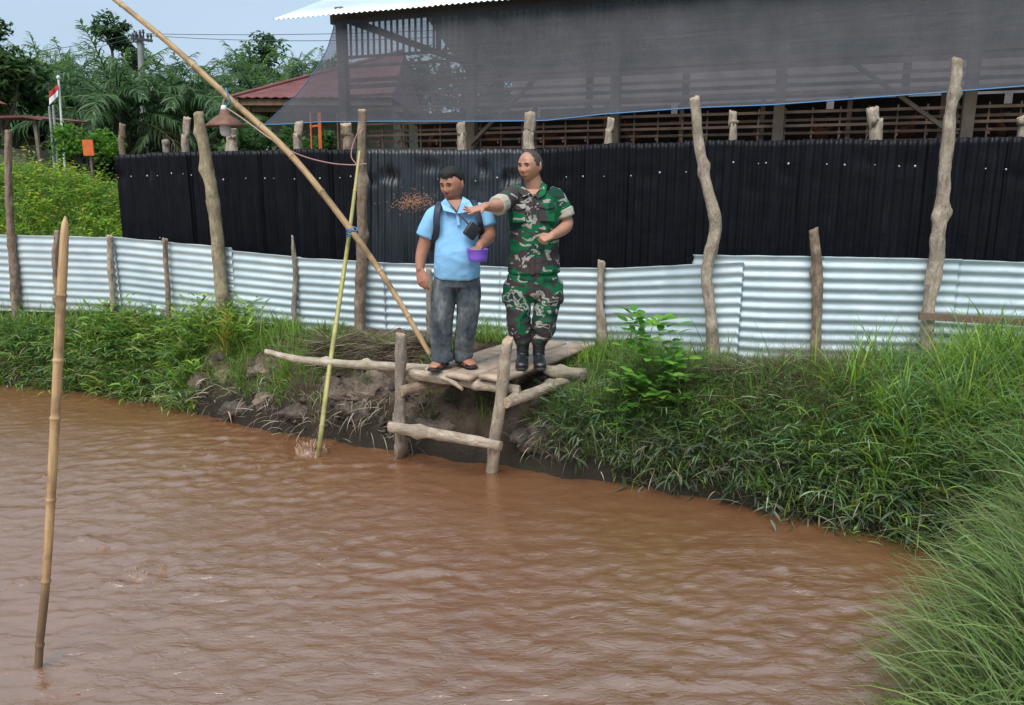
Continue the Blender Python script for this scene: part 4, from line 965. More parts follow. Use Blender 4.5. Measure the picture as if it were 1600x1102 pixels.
r_ = scatter(7500, .5, 6.5, 3.9, 6.6, lambda X, Y, d: zone_right(X, Y, d) * rightness(X, Y) * sstep(.30, .7, fence_Y_at(X) - Y)); grass(v, r_, .25, .5, .0105, G_MID + G_BLUE + G_BRI[:2], .38, 1.7, K=6)
r_ = scatter(900, .45, 6.0, 3.9, 6.6, lambda X, Y, d: zone_right(X, Y, d) * (d < .5) * (.25 + sstep(1.4, 2.4, X))); stems(v, r_, .16, .36, G_BLUE + G_MID, 7, .11, .008, .7, 1.1, .65)
r_ = scatter(7600, .2, 6.0, 3.9, 6.6, lambda X, Y, d: zone_right(X, Y, d) * (d < .6)); grass(v, r_, .16, .36, .0055, G_BLUE + G_MID + [(.2, .2, .1)], .7, 1.9, K=6, tocam=.5)
r_ = scatter(470, .2, 5.0, 3.9, 6.6, lambda X, Y, d: zone_right(X, Y, d) * (d < .2)); stems(v, r_, .14, .3, [(.14, .19, .12), (.09, .13, .08), (.05, .09, .04)], 6, .13, .014, 1.25, .9, .85)
tufts(v, scatter(110, 1.5, 5.5, 4.0, 6.3, lambda X, Y, d: zone_right(X, Y, d) * (.15 + sstep(1.8, 3.2, X))), 34, .28, .58, .0125, G_BRI + G_BLUE[:3])
tufts(v, scatter(60, .7, 3.0, 4.6, 6.2, lambda X, Y, d: zone_right(X, Y, d) * (d < .8)), 26, .18, .36, .009, G_BRI + G_MID)
tufts(v, scatter(26, 2.3, 4.6, 4.6, 5.7, lambda X, Y, d: zone_right(X, Y, d) * sstep(.55, .8, fence_Y_at(X) - Y)), 30, .30, .6, .012, G_BRI[:2], .35, 1.4)
# fine airy seed heads
r_ = scatter(8500, .9, 3.6, 4.4, 6.2, lambda X, Y, d: zone_right(X, Y, d) * (.1 + sstep(-.1, .25, npnoise(X, Y, 70, 2, 1.3))) * sstep(.15, .4, fence_Y_at(X) - Y)); grass(v, r_, .20, .36, .0028, [(.19, .19, .08), (.15, .17, .06), (.24, .21, .11)], .5, 1.2, fine=True)
v.build('bank_grass', 'leaf', kind='stuff', label='thick tangled grass covering the right bank from the zinc fence down to the water')
# foreground right
v = Veg()
def zone_fr(X, Y, d): return (d > -.14) * (Y < 4.6) * (X > 1.3)
r_ = scatter(15000, 1.3, 4.4, 2.0, 4.7, zone_fr); grass(v, r_, .12, .36, .0065, PALE + [(.14, .17, .07), (.17, .19, .09), (.11, .17, .06)], .5, 1.5, K=6)
r_ = scatter(2600, 1.4, 4.2, 2.2, 4.7, lambda X, Y, d: zone_fr(X, Y, d) * sstep(.0, .5, d)); grass(v, r_, .32, .6, .010, PALE + G_BRI, .35, 1.7, K=7)
r_ = scatter(1500, 1.4, 4.2, 2.2, 4.7, zone_fr); stems(v, r_, .2, .42, G_BLUE + G_MID, 7, .12, .010, .6, 1.2, .3)
r_ = scatter(3800, 1.3, 3.2, 2.3, 4.4, lambda X, Y, d: zone_fr(X, Y, d) * (d < .4)); az_n = len(r_); grass(v, r_, .25, .5, .0026, [(.22, .22, .10), (.17, .21, .08), (.26, .24, .14)], .75, 1.0, fine=True, K=6)
r_ = scatter(3000, 1.2, 3.4, 1.8, 4.4, lambda X, Y, d: (d > -.10) * (d < .45) * (Y < 4.5)); n = len(r_)
v.bl(r_, U(.3, .62, n), U(.004, .010, n), math.pi + NR(.1, .7, n), np.abs(NR(.55, .3, n)), U(.3, 1.5, n), pal(n, PALE + PALE + [(.32, .33, .16), (.28, .34, .14)]), K=7)
tufts(v, scatter(60, 1.6, 4.0, 2.1, 4.6, zone_fr), 32, .3, .62, .0095, PALE + G_BLUE, .5, 1.7)
v.build('foreground_grass', 'leaf', kind='stuff', label='airy green grass leaning over the water at the lower right corner')
v = Veg()
def zone_b(X, Y, d): return (Y > fence_Y_at(X) + .25) * (X < np.interp(Y, [9, 16], [-4.55, -6.6]))
r_ = scatter(34000, -12.5, -4.3, 8.8, 15, zone_b); grass(v, r_, .14, .5, .010, G_BRI + [(.17, .26, .03), (.10, .17, .03), (.14, .17, .05)], .5, 1.4)
r_ = scatter(2300, -12, -4.4, 10.6, 14.6, zone_b); r_[:, 2] += U(0, .22, len(r_)); stems(v, r_, .2, .5, [(.30, .42, .04), (.20, .36, .04), (.38, .44, .05), (.14, .29, .04)], 8, .09, .028, .6, 1.4, .3)
v.build('vine_tangle', 'leaf', kind='stuff', label='bright green vines and tall grass heaped up behind the left end of the zinc fence')
# dry brush
v = Veg()
for (px, py, z, sx, sy, n) in [(565, 545, .75, .38, .16, 900), (620, 548, .75, .3, .12, 500), (1290, 598, .77, .62, .13, 2600), (1420, 575, .85, .25, .12, 700), (1175, 590, .76, .3, .08, 700), (520, 560, .73, .2, .1, 260), (1230, 640, .6, .4, .1, 500)]:
    c = hit(px, py); q = np.column_stack([c.x + NR(0, sx * .55, n), c.y + NR(0, sy * .6, n)]); q = q[q[:, 1] < fence_Y_at(q[:, 0]) - .04]; n = len(q)
    rt = np.column_stack([q, ground_h(q[:, 0], q[:, 1]) + U(0, .07, n)])
    v.bl(rt, U(.12, .42, n), U(.003, .010, n), np.where(U(0, 1, n) < .5, NR(.1, .5, n), NR(3.1, .5, n)), U(1.05, 1.6, n), U(-.3, .8, n), pal(n, DRY), K=5)
v.build('dry_brush', 'dry', kind='stuff', label='dry brown stalks and dead palm litter lying along the foot of the zinc fence')
# hanging dead roots under the left bank and stalks over the waterline on the right
v = Veg()
r_ = scatter(2200, -7, 3.4, 4.2, 9.2, lambda X, Y, d: (d > 0) * (d < .2) * (Y > 4.2)); n = len(r_)
v.bl(r_, U(.10, .32, n), U(.003, .010, n), np.where(U(0, 1, n) < .8, -math.pi / 2 + NR(-.1, .8, n), U(0, 6.28, n)), U(.8, 1.7, n), U(.3, 1.5, n), pal(n, [(.16, .12, .08), (.28, .23, .17), (.45, .40, .32), (.07, .055, .04)]), K=5)
v.build('dead_roots', 'dry', kind='stuff', label='dead roots and stalks hanging over the waterline')

# ---- single weeds
def weed(name, base, h, nb, ll, lw, cols, label, lean=.5, cat='plant', compound=False, seed=1):
    np.random.seed(seed); g = gh(base[0], base[1]); t = empty(name, (base[0], base[1], g), label, cat)
    v = Veg(); st = Veg(); root = np.array([[base[0], base[1], g]])
    C, th = st.bl(root, np.array([h]), np.array([.012]), np.array([U(0, 6)]), np.array([.08]), np.array([.12]), pal(1, cols, 0) * .8, K=8)
    for k in range(nb):
        f = .15 + .85 * k / nb; i0 = min(int(f * 8), 7); p = C[0, i0] * (1 - (f * 8 - i0)) + C[0, i0 + 1] * (f * 8 - i0)
        L = h * (.42 - .22 * f) + .03; az = U(0, 6.28); c0 = pal(1, cols, .12)
        Cb, tb = st.bl(p[None], np.array([L]), np.array([.005]), np.array([az]), np.array([lean + .3]), np.array([.7]), c0 * .8, K=5)
        m = 8 if compound else 3
        for q in range(m):
            fi = (q + 1) / m * 5; j0 = min(int(fi - .001), 4); pp = Cb[0, j0] * (1 - (fi - j0)) + Cb[0, j0 + 1] * (fi - j0)
            for sgn in ((-1, 1) if q < m - 1 else (0,)):
                v.bl(pp[None], np.array([ll * U(.7, 1.2)]), np.array([lw * U(.8, 1.2)]), np.array([az + sgn * (1.0 + U(-.2, .2))]), np.array([1.2 + U(-.3, .2)]), np.array([.5]), c0, K=4, prof='oval', tw=U(-.3, .3, 1))
    st.build('stem', 'leaf', t); v.build('foliage', 'leaf', t); return t
weed('sapling', tuple(hit(1028, 665))[:2], .82, 46, .115, .055, [(.15, .36, .05), (.20, .42, .06), (.12, .30, .05)], 'bright green broad-leaved sapling standing above the grass right of the deck', .6, 'sapling', seed=2)
weed('young_shrub', tuple(hit(1058, 672))[:2], .50, 9, .07, .018, [(.14, .30, .05)], 'small green shrub with feathery leaves just right of the broad-leaved sapling', .9, 'shrub', True, seed=5)
weed('young_shrub', tuple(hit(985, 690))[:2], .34, 8, .06, .018, [(.10, .26, .04)], 'low shrub with feathery leaves at the foot of the broad-leaved sapling, nearest the water', 1.0, 'shrub', True, seed=6)
weed('yellow_weed', tuple(hit(350, 575))[:2], .48, 34, .018, .007, [(.40, .28, .03), (.30, .26, .04)], 'yellow feathery weed growing at the foot of the thick olive-brown post', .25, 'weed', True, seed=7)
weed('leafy_weed', tuple(hit(188, 560))[:2], .36, 16, .12, .030, [(.07, .20, .03), (.10, .25, .04)], 'dark leafy weed with drooping pointed leaves in the left bank grass', .8, 'weed', seed=8)
weed('leafy_weed', tuple(hit(172, 500))[:2], .20, 12, .10, .026, [(.17, .32, .04)], 'bright yellow-green leafy weed right against the short straight post', .7, 'weed', seed=9)
weed('creeper', tuple(hit(248, 480))[:2], .30, 10, .05, .035, [(.08, .19, .04)], 'small round-leaved creeper climbing beside the short thin post', .6, 'creeper', seed=10)

# ---- oil palms
def frond_mesh(L, a0, droop, nl, seed, cols):
    rs = np.random.RandomState(seed); K = 14; s = np.linspace(0, 1, K + 1); th = a0 + droop * s ** 1.4   # from vertical
    x = np.r_[0, np.cumsum(np.sin(th[1:]) * L / K)]; z = np.r_[0, np.cumsum(np.cos(th[1:]) * L / K)]
    v = Veg(); n = nl * 2; f = np.repeat(np.linspace(.16, .995, nl), 2); sg = np.tile([-1, 1], nl)
    px = np.interp(f, s, x); pz = np.interp(f, s, z); tt = np.interp(f, s, th)
    ln = L * .21 * np.sin(np.pi * (.12 + .80 * f)) ** .7 * rs.uniform(.8, 1.15, n)
    # leaflet axis: sideways + forward, then sagging
    az = sg * (1.15 - .55 * f + rs.normal(0, .12, n)); th0 = np.clip(tt * .5 + .75 + rs.normal(0, .25, n), .5, 2.2)
    root = np.stack([px, np.zeros(n), pz], -1); c = np.array(cols)[rs.randint(0, len(cols), n)] * (1 + rs.normal(0, .15, (n, 1)))
    st = np.random.get_state(); np.random.seed(seed)
    v.bl(root, ln, np.full(n, L * .0155), az, th0, rs.uniform(.7, 1.6, n), np.clip(c, .003, .8), K=3, prof='lance'); np.random.set_state(st)
    rv, rf = tube(np.stack([x, x * 0, z], -1), [(.05 * L / 4 * (1 - .8 * q), .035 * L / 4 * (1 - .8 * q)) for q in s], 5, 1, cap=False, ref=(0, 1, 0))
    rf = [q for q in rf if len(q) == 4]; cc = np.tile([.12, .16, .05, 1], (len(rv), 1)); v.add(rv, np.array(rf), cc)
    o = v.build('frond', 'leaf'); me = o.data; bpy.data.objects.remove(o); return me
PC = [(.08, .16, .06), (.11, .21, .08), (.06, .125, .05), (.16, .25, .13)]; PCY = [(.20, .33, .04), (.13, .27, .04)]
FR = [frond_mesh(4, .35, 1.5, 46, 1, PC), frond_mesh(4, .75, 1.6, 46, 2, PC), frond_mesh(4, 1.15, 1.4, 46, 3, PC), frond_mesh(4, .12, .9, 44, 4, PC + PCY), frond_mesh(4, 1.6, 1.0, 40, 5, [(.05, .07, .03), (.03, .05, .02), (.09, .075, .04)]), frond_mesh(3.2, .05, .35, 36, 6, PCY)]
def palm(px, py, Y, sc, n, label, seed, young=0):
    rs = np.random.RandomState(seed); c = P(px, py, Y); t = empty('oil_palm', (c.x, c.y, .7), label, 'palm')
    v, f = tube([(c.x, c.y, .3), (c.x + .05, c.y, c.z * .6), (c.x, c.y, c.z + .2)], [.42 * sc, .36 * sc, .3 * sc], 10, 4); mesh('trunk', v, f, M['palmtrunk'], t)
    for k in range(n):
        q = k / n; cls = 3 if q < .14 else 0 if q < .38 else 1 if q < .66 else 2 if q < .86 else 4
        if young and k < young: cls = 5
        o = bpy.data.objects.new('frond', FR[cls]); COL.objects.link(o); o.parent = t
        o.location = (rs.normal(0, .05), rs.normal(0, .05), c.z - .7 + .15 - .2 * q)
        o.rotation_euler = (rs.normal(0, .12), rs.normal(0, .08), k * 2.39996 + rs.normal(0, .2)); s = sc * rs.uniform(.85, 1.12) * (.78 if cls in (3, 5) else .86 if cls == 0 else .98); o.scale = (s, s, s)
palm(190, 192, 26, .9, 34, 'largest oil palm, directly left of the utility pole, with one yellow-green upright frond', 1, 1)
palm(78, 172, 30, .95, 30, 'oil palm with bright upright centre fronds above the flag', 2, 4)
palm(300, 200, 27, .85, 30, 'oil palm between the utility pole and the leaning bamboo, low and dark', 3)
palm(262, 165, 36, .8, 28, 'far oil palm peeping out right behind the utility pole top', 4)
palm(350, 165, 40, .8, 28, 'far oil palm whose fronds rise beside the hanging lamp string', 5, 1)
palm(400, 160, 34, .75, 30, 'oil palm right above the left corner of the red hip roof', 6, 1)
palm(458, 150, 36, .75, 30, 'oil palm above the middle of the red hip roof, next to the shade net', 7, 3)
palm(505, 150, 38, .75, 26, 'oil palm partly hidden behind the left edge of the shade net', 8)
palm(128, 192, 34, .9, 28, 'oil palm just right of the flag, dark and low', 9)
palm(25, 200, 29, .8, 28, 'oil palm at the left edge of the photo above the low hut', 10)
palm(430, 195, 24, .55, 22, 'young short oil palm under the red hip roof eave', 11)
palm(-60, 190, 30, .8, 24, 'oil palm just outside the left edge of the photo', 12)
palm(235, 205, 32, .85, 30, 'oil palm low behind the utility pole, right of its foot', 13)
palm(108, 150, 42, .9, 28, 'far oil palm high behind the flag, left of the largest palm', 14, 1)
palm(40, 160, 44, .9, 28, 'far oil palm rising left of the flag, behind the nearer crowns', 15)
# ---- broadleaf trees
def tree(px, py, Y, rad, n, leaf, label, seed, cols=None, blobs=16, flat=.8, name='broadleaf_tree', aspect=1.25):
    rs = np.random.RandomState(seed); np.random.seed(seed); c = np.array(P(px, py, Y)); t = empty(name, (c[0], c[1], .7), label, 'tree')
    B = rs.normal(0, 1, (blobs, 3)); B /= np.linalg.norm(B, axis=1)[:, None]; B *= (rs.rand(blobs, 1) ** .45) * rad * .78; B[:, 2] *= flat
    br = rad * rs.uniform(.22, .42, blobs); ix = rs.randint(0, blobs, n); dv = rs.normal(0, 1, (n, 3)); dv /= np.linalg.norm(dv, axis=1)[:, None]
    pos = c + B[ix] + dv * (br[ix] * (.55 + .5 * rs.rand(n)))[:, None] * np.array([1, 1, .75])
    cols = cols or [(.045, .10, .032), (.065, .14, .04), (.09, .17, .05), (.035, .07, .027)]
    col = np.clip(np.array(cols)[rs.randint(0, len(cols), n)] * (1 + rs.normal(0, .18, (n, 1))), .003, .8)
    v = Veg(); v.bl(pos, leaf * rs.uniform(.7, 1.3, n), leaf * .5 * rs.uniform(.7, 1.3, n), rs.uniform(0, 6.28, n), rs.uniform(.6, 2.2, n), rs.uniform(0, .8, n), col, K=2, prof='oval'); v.build('crown', 'leaf', t)
    mb = []; b0 = np.array([c[0] + rs.normal(0, .2), c[1], .4]); fork = c * .5 + b0 * .5; fork = np.array([c[0], c[1], max(1, c[2] - rad * .8)])
    mb.append(tube([b0, (b0 + fork) / 2 + rs.normal(0, .08, 3), fork], [rad * .09, rad * .075, rad * .06], 8, 3))
    for k in range(min(blobs, 9)): e = c + B[k] * .9; mb.append(tube([fork, (fork + e) / 2 + rs.normal(0, rad * .06, 3), e], [rad * .05, rad * .03, rad * .012], 6, 3))
    V, F = merge(mb); mesh('trunk', V, F, M['trunk'], t)
tree(-2, 135, 22, 1.45, 4600, .20, 'dark dense broadleaf tree at the left edge of the photo', 21, blobs=22)
tree(-26, 50, 22, .75, 900, .18, 'broadleaf tree whose branch tip pokes into the top left corner', 22, blobs=12, flat=.9)
tree(172, 50, 42, 1.15, 1500, .24, 'tall leafy treetop rising behind the largest oil palm', 23, [(.06, .12, .05), (.08, .15, .06)], 14)
tree(195, 95, 44, 1.8, 1600, .26, 'leafy tree just below and right of the tall treetop behind the largest palm', 24, [(.05, .10, .04)], 14)
tree(412, 88, 38, 1.35, 1000, .26, 'sparse pale-green tree with layered leaf tufts right of the hanging lamp', 25, [(.07, .15, .06), (.10, .18, .08)], 20, .85)
tree(375, 112, 40, 1.1, 700, .24, 'small pale tree left of the sparse layered tree', 26, [(.06, .13, .06)], 12)
bush = [(-30, 190, 34, 2.8), (60, 215, 36, 2.4), (150, 175, 40, 2.4), (110, 222, 31, 1.8), (240, 180, 41, 2.4), (255, 228, 33, 1.9), (320, 205, 40, 2.3), (390, 200, 37, 2.2), (450, 190, 42, 2.4), (500, 200, 40, 2.4), (345, 232, 30, 1.6), (560, 205, 44, 2.8), (170, 240, 29, 1.6)]
bl = ['far left of the row', 'behind the flag', 'behind the upper fronds of the largest palm', 'right of the flagpole at fence height', 'behind the utility pole', 'low down right of the utility pole', 'left of the hanging lamp', 'behind the red hip roof\'s left corner',
      'above the red hip roof, left one', 'above the red hip roof by the net', 'low behind the hanging lamp', 'behind the left edge of the shade net', 'low beneath the largest palm']
for k, (px, py, Y, r_d) in enumerate(bush):
    tree(px, py, Y, r_d, 2300, .34, 'dark bushy tree of the plantation edge, ' + bl[k], 40 + k, [(.035, .08, .032), (.05, .105, .04), (.065, .13, .05), (.08, .14, .075)], 18, .8, 'bushy_tree')
for px, py, Y_, lb_ in ((575, 165, 27, 'left of three added behind the poultry house to darken the net'), (665, 160, 28, 'middle one of three added behind the poultry house to darken the net'), (760, 170, 29, 'right one of three added behind the poultry house to darken the net')):
    tree(px, py, Y_, 2.0, 2600, .26, 'bushy tree, ' + lb_, int(px), [(.05, .105, .04), (.065, .13, .05)], 18, .9, 'bushy_tree')  # trees added to block the bright sky showing through the net
tree(132, 225, 14.5, .62, 1400, .10, 'fresh green leafy bush right behind the vine heap near the orange board', 60, [(.10, .24, .03), (.14, .28, .03)], 12, .7, 'leafy_bush')
tree(485, 228, 13.5, .62, 1000, .12, 'low green bush seen under the shade net beside the orange frame', 61, [(.06, .14, .03)], 12, .7, 'leafy_bush')
tree(395, 232, 16, .9, 1000, .14, 'low green bush below the lamp, behind the black fence', 62, [(.05, .12, .03)], 12, .7, 'leafy_bush')
# far wood that closes the horizon
np.random.seed(77); v = Veg(); n = 26000
X = U(-160, 190, n); Z = U(.5, 9, n) * (.7 + .5 * npnoise(X, X * 0, 80, 3, .12)); v.bl(np.column_stack([X, 95 + NR(0, 4, n), Z]), U(.8, 1.6, n), U(.6, 1.2, n), U(0, 6.28, n), U(.3, 2, n), U(0, .6, n), pal(n, [(.03, .07, .03), (.05, .10, .04)]), K=2, prof='oval')
v.build('far_wood', 'leaf', kind='stuff', label='far dark edge of the plantation closing the horizon')

# ================================================================== MUD CLODS, ROOTS
def clod(px, py, z, r, m, label, seed, group=None):
    c = hit(px, py); c.z -= r[2] * .25; c.y += r[1] * .25; v, f = ellips((0, 0, 0), r, n=30, m=20); v = np.array(v)
    for i, p in enumerate(v):
        q = Vector(p) * 9 + Vector((seed * 3.1, 0, 0)); d = 1 + .45 * mn.noise(q) + .25 * mn.noise(q * 2.2) - .35 * abs(mn.noise(q * 3.5)); v[i] = p * d
    o = mesh('mud_clod', v + np.array(c), f, M[m], None, True, base=c); tag(o, label, 'mud clod', group)
clod(572, 610, .50, (.30, .15, .17), 'clod', 'largest light brown mud clod, cracked, bulging from the bank left of the deck', 1)
clod(525, 605, .5, (.16, .10, .12), 'clod', 'rounded mud clod touching the left end of the largest clod', 2)
clod(312, 592, .5, (.11, .08, .15), 'clod', 'upright reddish mud clod below the yellow weed', 3)
clod(352, 590, .55, (.10, .08, .09), 'clod', 'small mud clod right of the upright reddish one', 4)
clod(410, 580, .6, (.16, .09, .07), 'clod', 'flat mud clod on top of the bank under the pale log', 5)
clod(412, 622, .32, (.10, .07, .09), 'clod', 'mud clod halfway down the bank left of the bright grass tuft', 6)
clod(560, 640, .22, (.22, .10, .10), 'clodwet', 'dark wet mud lump at the foot of the bank below the largest clod', 7)
clod(470, 645, .2, (.20, .09, .08), 'clodwet', 'dark wet mud lump just left of the upright green bamboo', 8)
clod(375, 640, .15, (.2, .08, .08), 'clodwet', 'dark wet mud lump by the waterline under the yellow weed', 9)
clod(690, 668, .15, (.25, .1, .10), 'clodwet', 'dark wet mud lump under the deck between its two posts', 10)
clod(850, 680, .18, (.24, .12, .12), 'clodwet', 'dark wet mud lump right of the near deck post', 11)
clod(660, 610, .42, (.14, .08, .09), 'clod', 'mud clod behind the far deck post', 12)
# crumbled mud all over the bare bank face
np.random.seed(15); r_ = scatter(520, -3.3, .6, 5.3, 8.0, lambda X, Y, d: (d > .0) * (d < .75) * (Y < fence_Y_at(X) - .1)); mb = MB(); e0, f0 = ellips((0, 0, 0), (1, 1, .8), n=9, m=6)
for i, p in enumerate(r_):
    r = .012 + .05 * np.random.rand() ** 3; vv = np.array([q * (1 + .5 * mn.noise(Vector(q) * 2 + Vector((i, 0, 0)))) for q in e0]) * r * np.random.uniform(.7, 1.3, 3) + p + np.array([0, 0, r * .2]); mb.add(vv, f0)
tag(mb.build('mud_crumbs', M['clodwet'], None, True), 'crumbled lumps of mud on the bare bank face around the deck', kind='stuff')
np.random.seed(5); v = Veg()
for (px, py, L, a) in [(320, 618, .22, 3.4), (335, 628, .26, 4.6), (300, 610, .16, 3.2), (360, 640, .2, 5.2), (290, 625, .2, 4.0), (330, 612, .25, 3.0)]:
    c = PZ(px, py, .22); v.bl(np.array([list(c + Vector((0, -.06, 0)))]), np.array([L]), np.array([.012]), np.array([a]), np.array([1.4]), np.array([1.3]), pal(1, [(.28, .2, .15)]), K=8)
v.build('bare_roots', 'dry', label='curling bare roots sticking out of the bank below the upright clod', cat='roots')

# ================================================================== PLANK DECK
DZ = .765
deck = empty('plank_deck', (-.1, 6.3, .72), 'small deck of three grey planks on a frame of raw logs reaching over the water', 'deck')
d_ = Vector((.527, .85, 0)); n_ = Vector((.85, -.527, 0)); o0 = Vector((-.706, 6.01, DZ))
rsd = np.random.RandomState(4)
for k in range(3):
    L = 1.56 + (.08, .03, .0)[k]; st = (.0, -.06, .02)[k]; wd = .228; n1, n2 = 26, 8; V = []
    for i in range(n1 + 1):
        for j in range(n2 + 1):
            s = st + L * i / n1; q = k * .258 + wd * j / n2 + .004 * nz((s * 6, k * 3, 0)) * (j in (0, n2)); z = .006 * nz((s * 2.5, q * 3, k)) + .0015 * nz((s * 30, q * 60, k)) + .004 * k - .008 * (i / n1)
            ee = .008 * nz((q * 40, k, 0)) * (i in (0, n1)); V.append(o0 + d_ * (s + ee) + n_ * q + Vector((0, 0, z)))
    LPv = [((i // (n2 + 1)) * 0 + (i % (n2 + 1)) * .05 + k, 0, (i // (n2 + 1)) * .06) for i in range(len(V))]
    o = mesh('plank', V, grid_faces(n2 + 1, n1 + 1), M['plankm'] if 'plankm' in M else M['weather'], deck, False, {'lp': ('FLOAT_VECTOR', LPv)}); sd_m = o.modifiers.new('t', 'SOLIDIFY'); sd_m.thickness = .036; sd_m.offset = -1
def dlog(name, pts, rad, m, seed, **k): return log(name, pts, rad, m, parent=deck, seed=seed, **k)
dlog('deck_post', [PZ(626, 712, -.35), PZ(626, 712, 0), P(625, 640, 5.98), P(626, 570, 5.96), P(626, 522, 5.95)], [.044, .045, .044, .044, .038], 'bark_grey', 31, knots=5, rough=.2, dirt=None)
a = PZ(768, 738, 0); dlog('deck_post', [a + Vector((-.02, 0, -.3)), a, P(774, 680, 5.62), P(784, 610, 5.6), P(793, 532, 5.58)], [.044, .045, .047, .045, .040], 'bark_pale', 32, knots=3, cut=.6)
dlog('cross_rail', [P(608, 667, 5.84), P(660, 675, 5.78), P(720, 685, 5.60), P(783, 697, 5.50)], [.043, .044, .042, .038], 'bark_pale', 33, knots=2, rough=.08, cut=.1)
dlog('beam', [PZ(415, 549, .72), PZ(470, 562, .70), PZ(560, 570, .70), PZ(640, 574, .70), PZ(690, 577, .69)], [.022, .032, .036, .036, .034], 'bark_white', 34, knots=4, rough=.1)
dlog('beam', [P(640, 584, 6.02), P(700, 592, 5.9), P(760, 602, 5.78), P(812, 610, 5.66)], [.042, .045, .043, .036], 'bark_pale', 35, knots=4, rough=.12)
dlog('beam', [P(626, 612, 5.92), P(665, 602, 6.05), P(720, 588, 6.3)], [.044, .045, .042], 'bark_brown', 36, knots=1, rough=.1, cut=.1)
dlog('beam', [P(790, 630, 5.55), P(850, 608, 5.9), P(905, 588, 6.3)], [.040, .044, .04], 'bark_pale', 37, knots=3, rough=.08, cut=.1)
dlog('beam', [P(850, 577, 6.1), P(885, 583, 6.12), P(912, 584, 6.2)], [.038, .046, .046], 'bark_white', 38, knots=3, rough=.1)
dlog('branch_stub', [P(690, 590, 5.86), P(705, 596, 5.80), P(722, 608, 5.70)], [.02, .018, .012], 'bark_pale', 39, knots=1)
dlog('beam', [PZ(905, 570, .70), PZ(940, 562, .72), PZ(990, 560, .72)], [.035, .04, .035], 'bark_pale', 40, knots=3)
mb = MB(); c = PZ(795, 674, .16); mb.beam(c, c + Vector((.085, .01, .006)), .022, .014); o = mb.build('blue_scrap', M['bluepl'], base=c); tag(o, 'small blue plastic scrap lying on the wet mud behind the near deck post', 'scrap')

# ================================================================== PEOPLE
def Rz(a): return np.array([[math.cos(a), -math.sin(a), 0], [math.sin(a), math.cos(a), 0], [0, 0, 1.]])
def Rx(a): return np.array([[1., 0, 0], [0, math.cos(a), -math.sin(a)], [0, math.sin(a), math.cos(a)]])
def Ry(a): return np.array([[math.cos(a), 0, math.sin(a)], [0, 1., 0], [-math.sin(a), 0, math.cos(a)]])
def head_surface(n=72, m=54, jaw=.30, full=1.0, hw=.082):
    V = []; D = []
    for i in range(m + 1):
        ph = math.pi * i / m
        for j in range(n):
            a = 2 * math.pi * j / n; nx, ny, nzv = math.sin(ph) * math.cos(a), math.sin(ph) * math.sin(a), math.cos(ph)
            x, y, z = hw * nx, .099 * ny, .115 * nzv
            if nzv < 0: x *= 1 - jaw * (-nzv) ** 1.4; 
            if nzv < 0 and ny > 0: y *= 1 - .5 * (-nzv)
            if nzv < -.2 and ny < 0: y *= 1 + .10 * (-nzv - .2)
            if nzv > 0: z *= .91; x *= 1 + .06 * nzv * (1 - nzv)
            if y < -.080: y = -.080 - (-.080 - y) * .35
            if ny < .05:
                g = lambda A, x0, z0, sx, sz: A * math.exp(-((x - x0) / sx) ** 2 - ((z - z0) / sz) ** 2)
                k = min(1, (.05 - ny) * 3)
                dy = g(-.024, 0, -.024, .0125, .017) + g(-.012, 0, .004, .009, .022) + g(-.008, .013, -.031, .007, .008) + g(-.008, -.013, -.031, .007, .008)
                dy += g(.013, .031, .008, .015, .010) + g(.013, -.031, .008, .015, .010) + g(-.008, .03, .026, .022, .008) + g(-.008, -.03, .026, .022, .008)
                dy += g(-.007 * full, .042, -.022, .02, .018) + g(-.007 * full, -.042, -.022, .02, .018) + g(-.010, 0, -.056, .022, .0045) + g(-.011, 0, -.067, .018, .0055) + g(.005, 0, -.0615, .024, .0025)
                dy += g(.006, 0, -.078, .02, .006) + g(-.010, 0, -.096, .02, .013) + g(.004, 0, -.044, .006, .008)
                y += dy * k
            V.append((x, y, z)); D.append((nx, ny, nzv))
    F = [(i * n + j, (i + 1) * n + j, (i + 1) * n + (j + 1) % n, i * n + (j + 1) % n) for i in range(m) for j in range(n)]
    return np.array(V), F, np.array(D)
class Head:
    def __init__(s, c, yaw, pitch, scale, roll=0, jaw=.30, full=1.0):
        s.c = np.array(tuple(c)); s.R = Rz(-yaw) @ Rx(pitch) @ Ry(roll); s.k = scale; s.V, s.F, s.D = head_surface(jaw=jaw, full=full)
    def w(s, p): return np.asarray(p) * s.k @ s.R.T + s.c
    def parts(s):
        out = [(s.w(s.V), s.F)]
        for sg in (-1, 1):
            v, f = ellips((0, 0, 0), (.007, .017, .031), n=14, m=10); v = v @ (Rz(sg * .45) @ Rx(-.2)).T + np.array([sg * .086, .012, -.002]); out.append((s.w(v), f))
            v, f = ellips((0, 0, 0), (.006, .010, .012), n=10, m=8); out.append((s.w(v + np.array([sg * .080, .006, -.026])), f))
        return out
    def part(s, name, m, c, r, parent, rot=None):
        v, f = ellips((0, 0, 0), r, n=14, m=10)
        if rot is not None: v = v @ rot.T
        return mesh(name, s.w(v + np.array(c)), f, m, parent, True)
    def hair(s, mask, thick, m, parent, rough):
        mk = np.array([mask(d) + .10 * mn.noise(Vector(d * 9)) + .05 * mn.noise(Vector(d * 25)) for d in s.D])
        t = np.clip(mk / .22, 0, 1) ** .7; tt = np.array([thick(d) for d in s.D]) + np.array([rough * mn.noise(Vector(d * 16)) + rough * .6 * mn.noise(Vector(d * 40)) for d in s.D])
        V = s.V + s.D * (t * tt - .002 * (1 - t))[:, None]
        F = [f for f in s.F if max(mk[i] for i in f) > 0]
        return mesh('hair', s.w(V), F, m, parent, True)
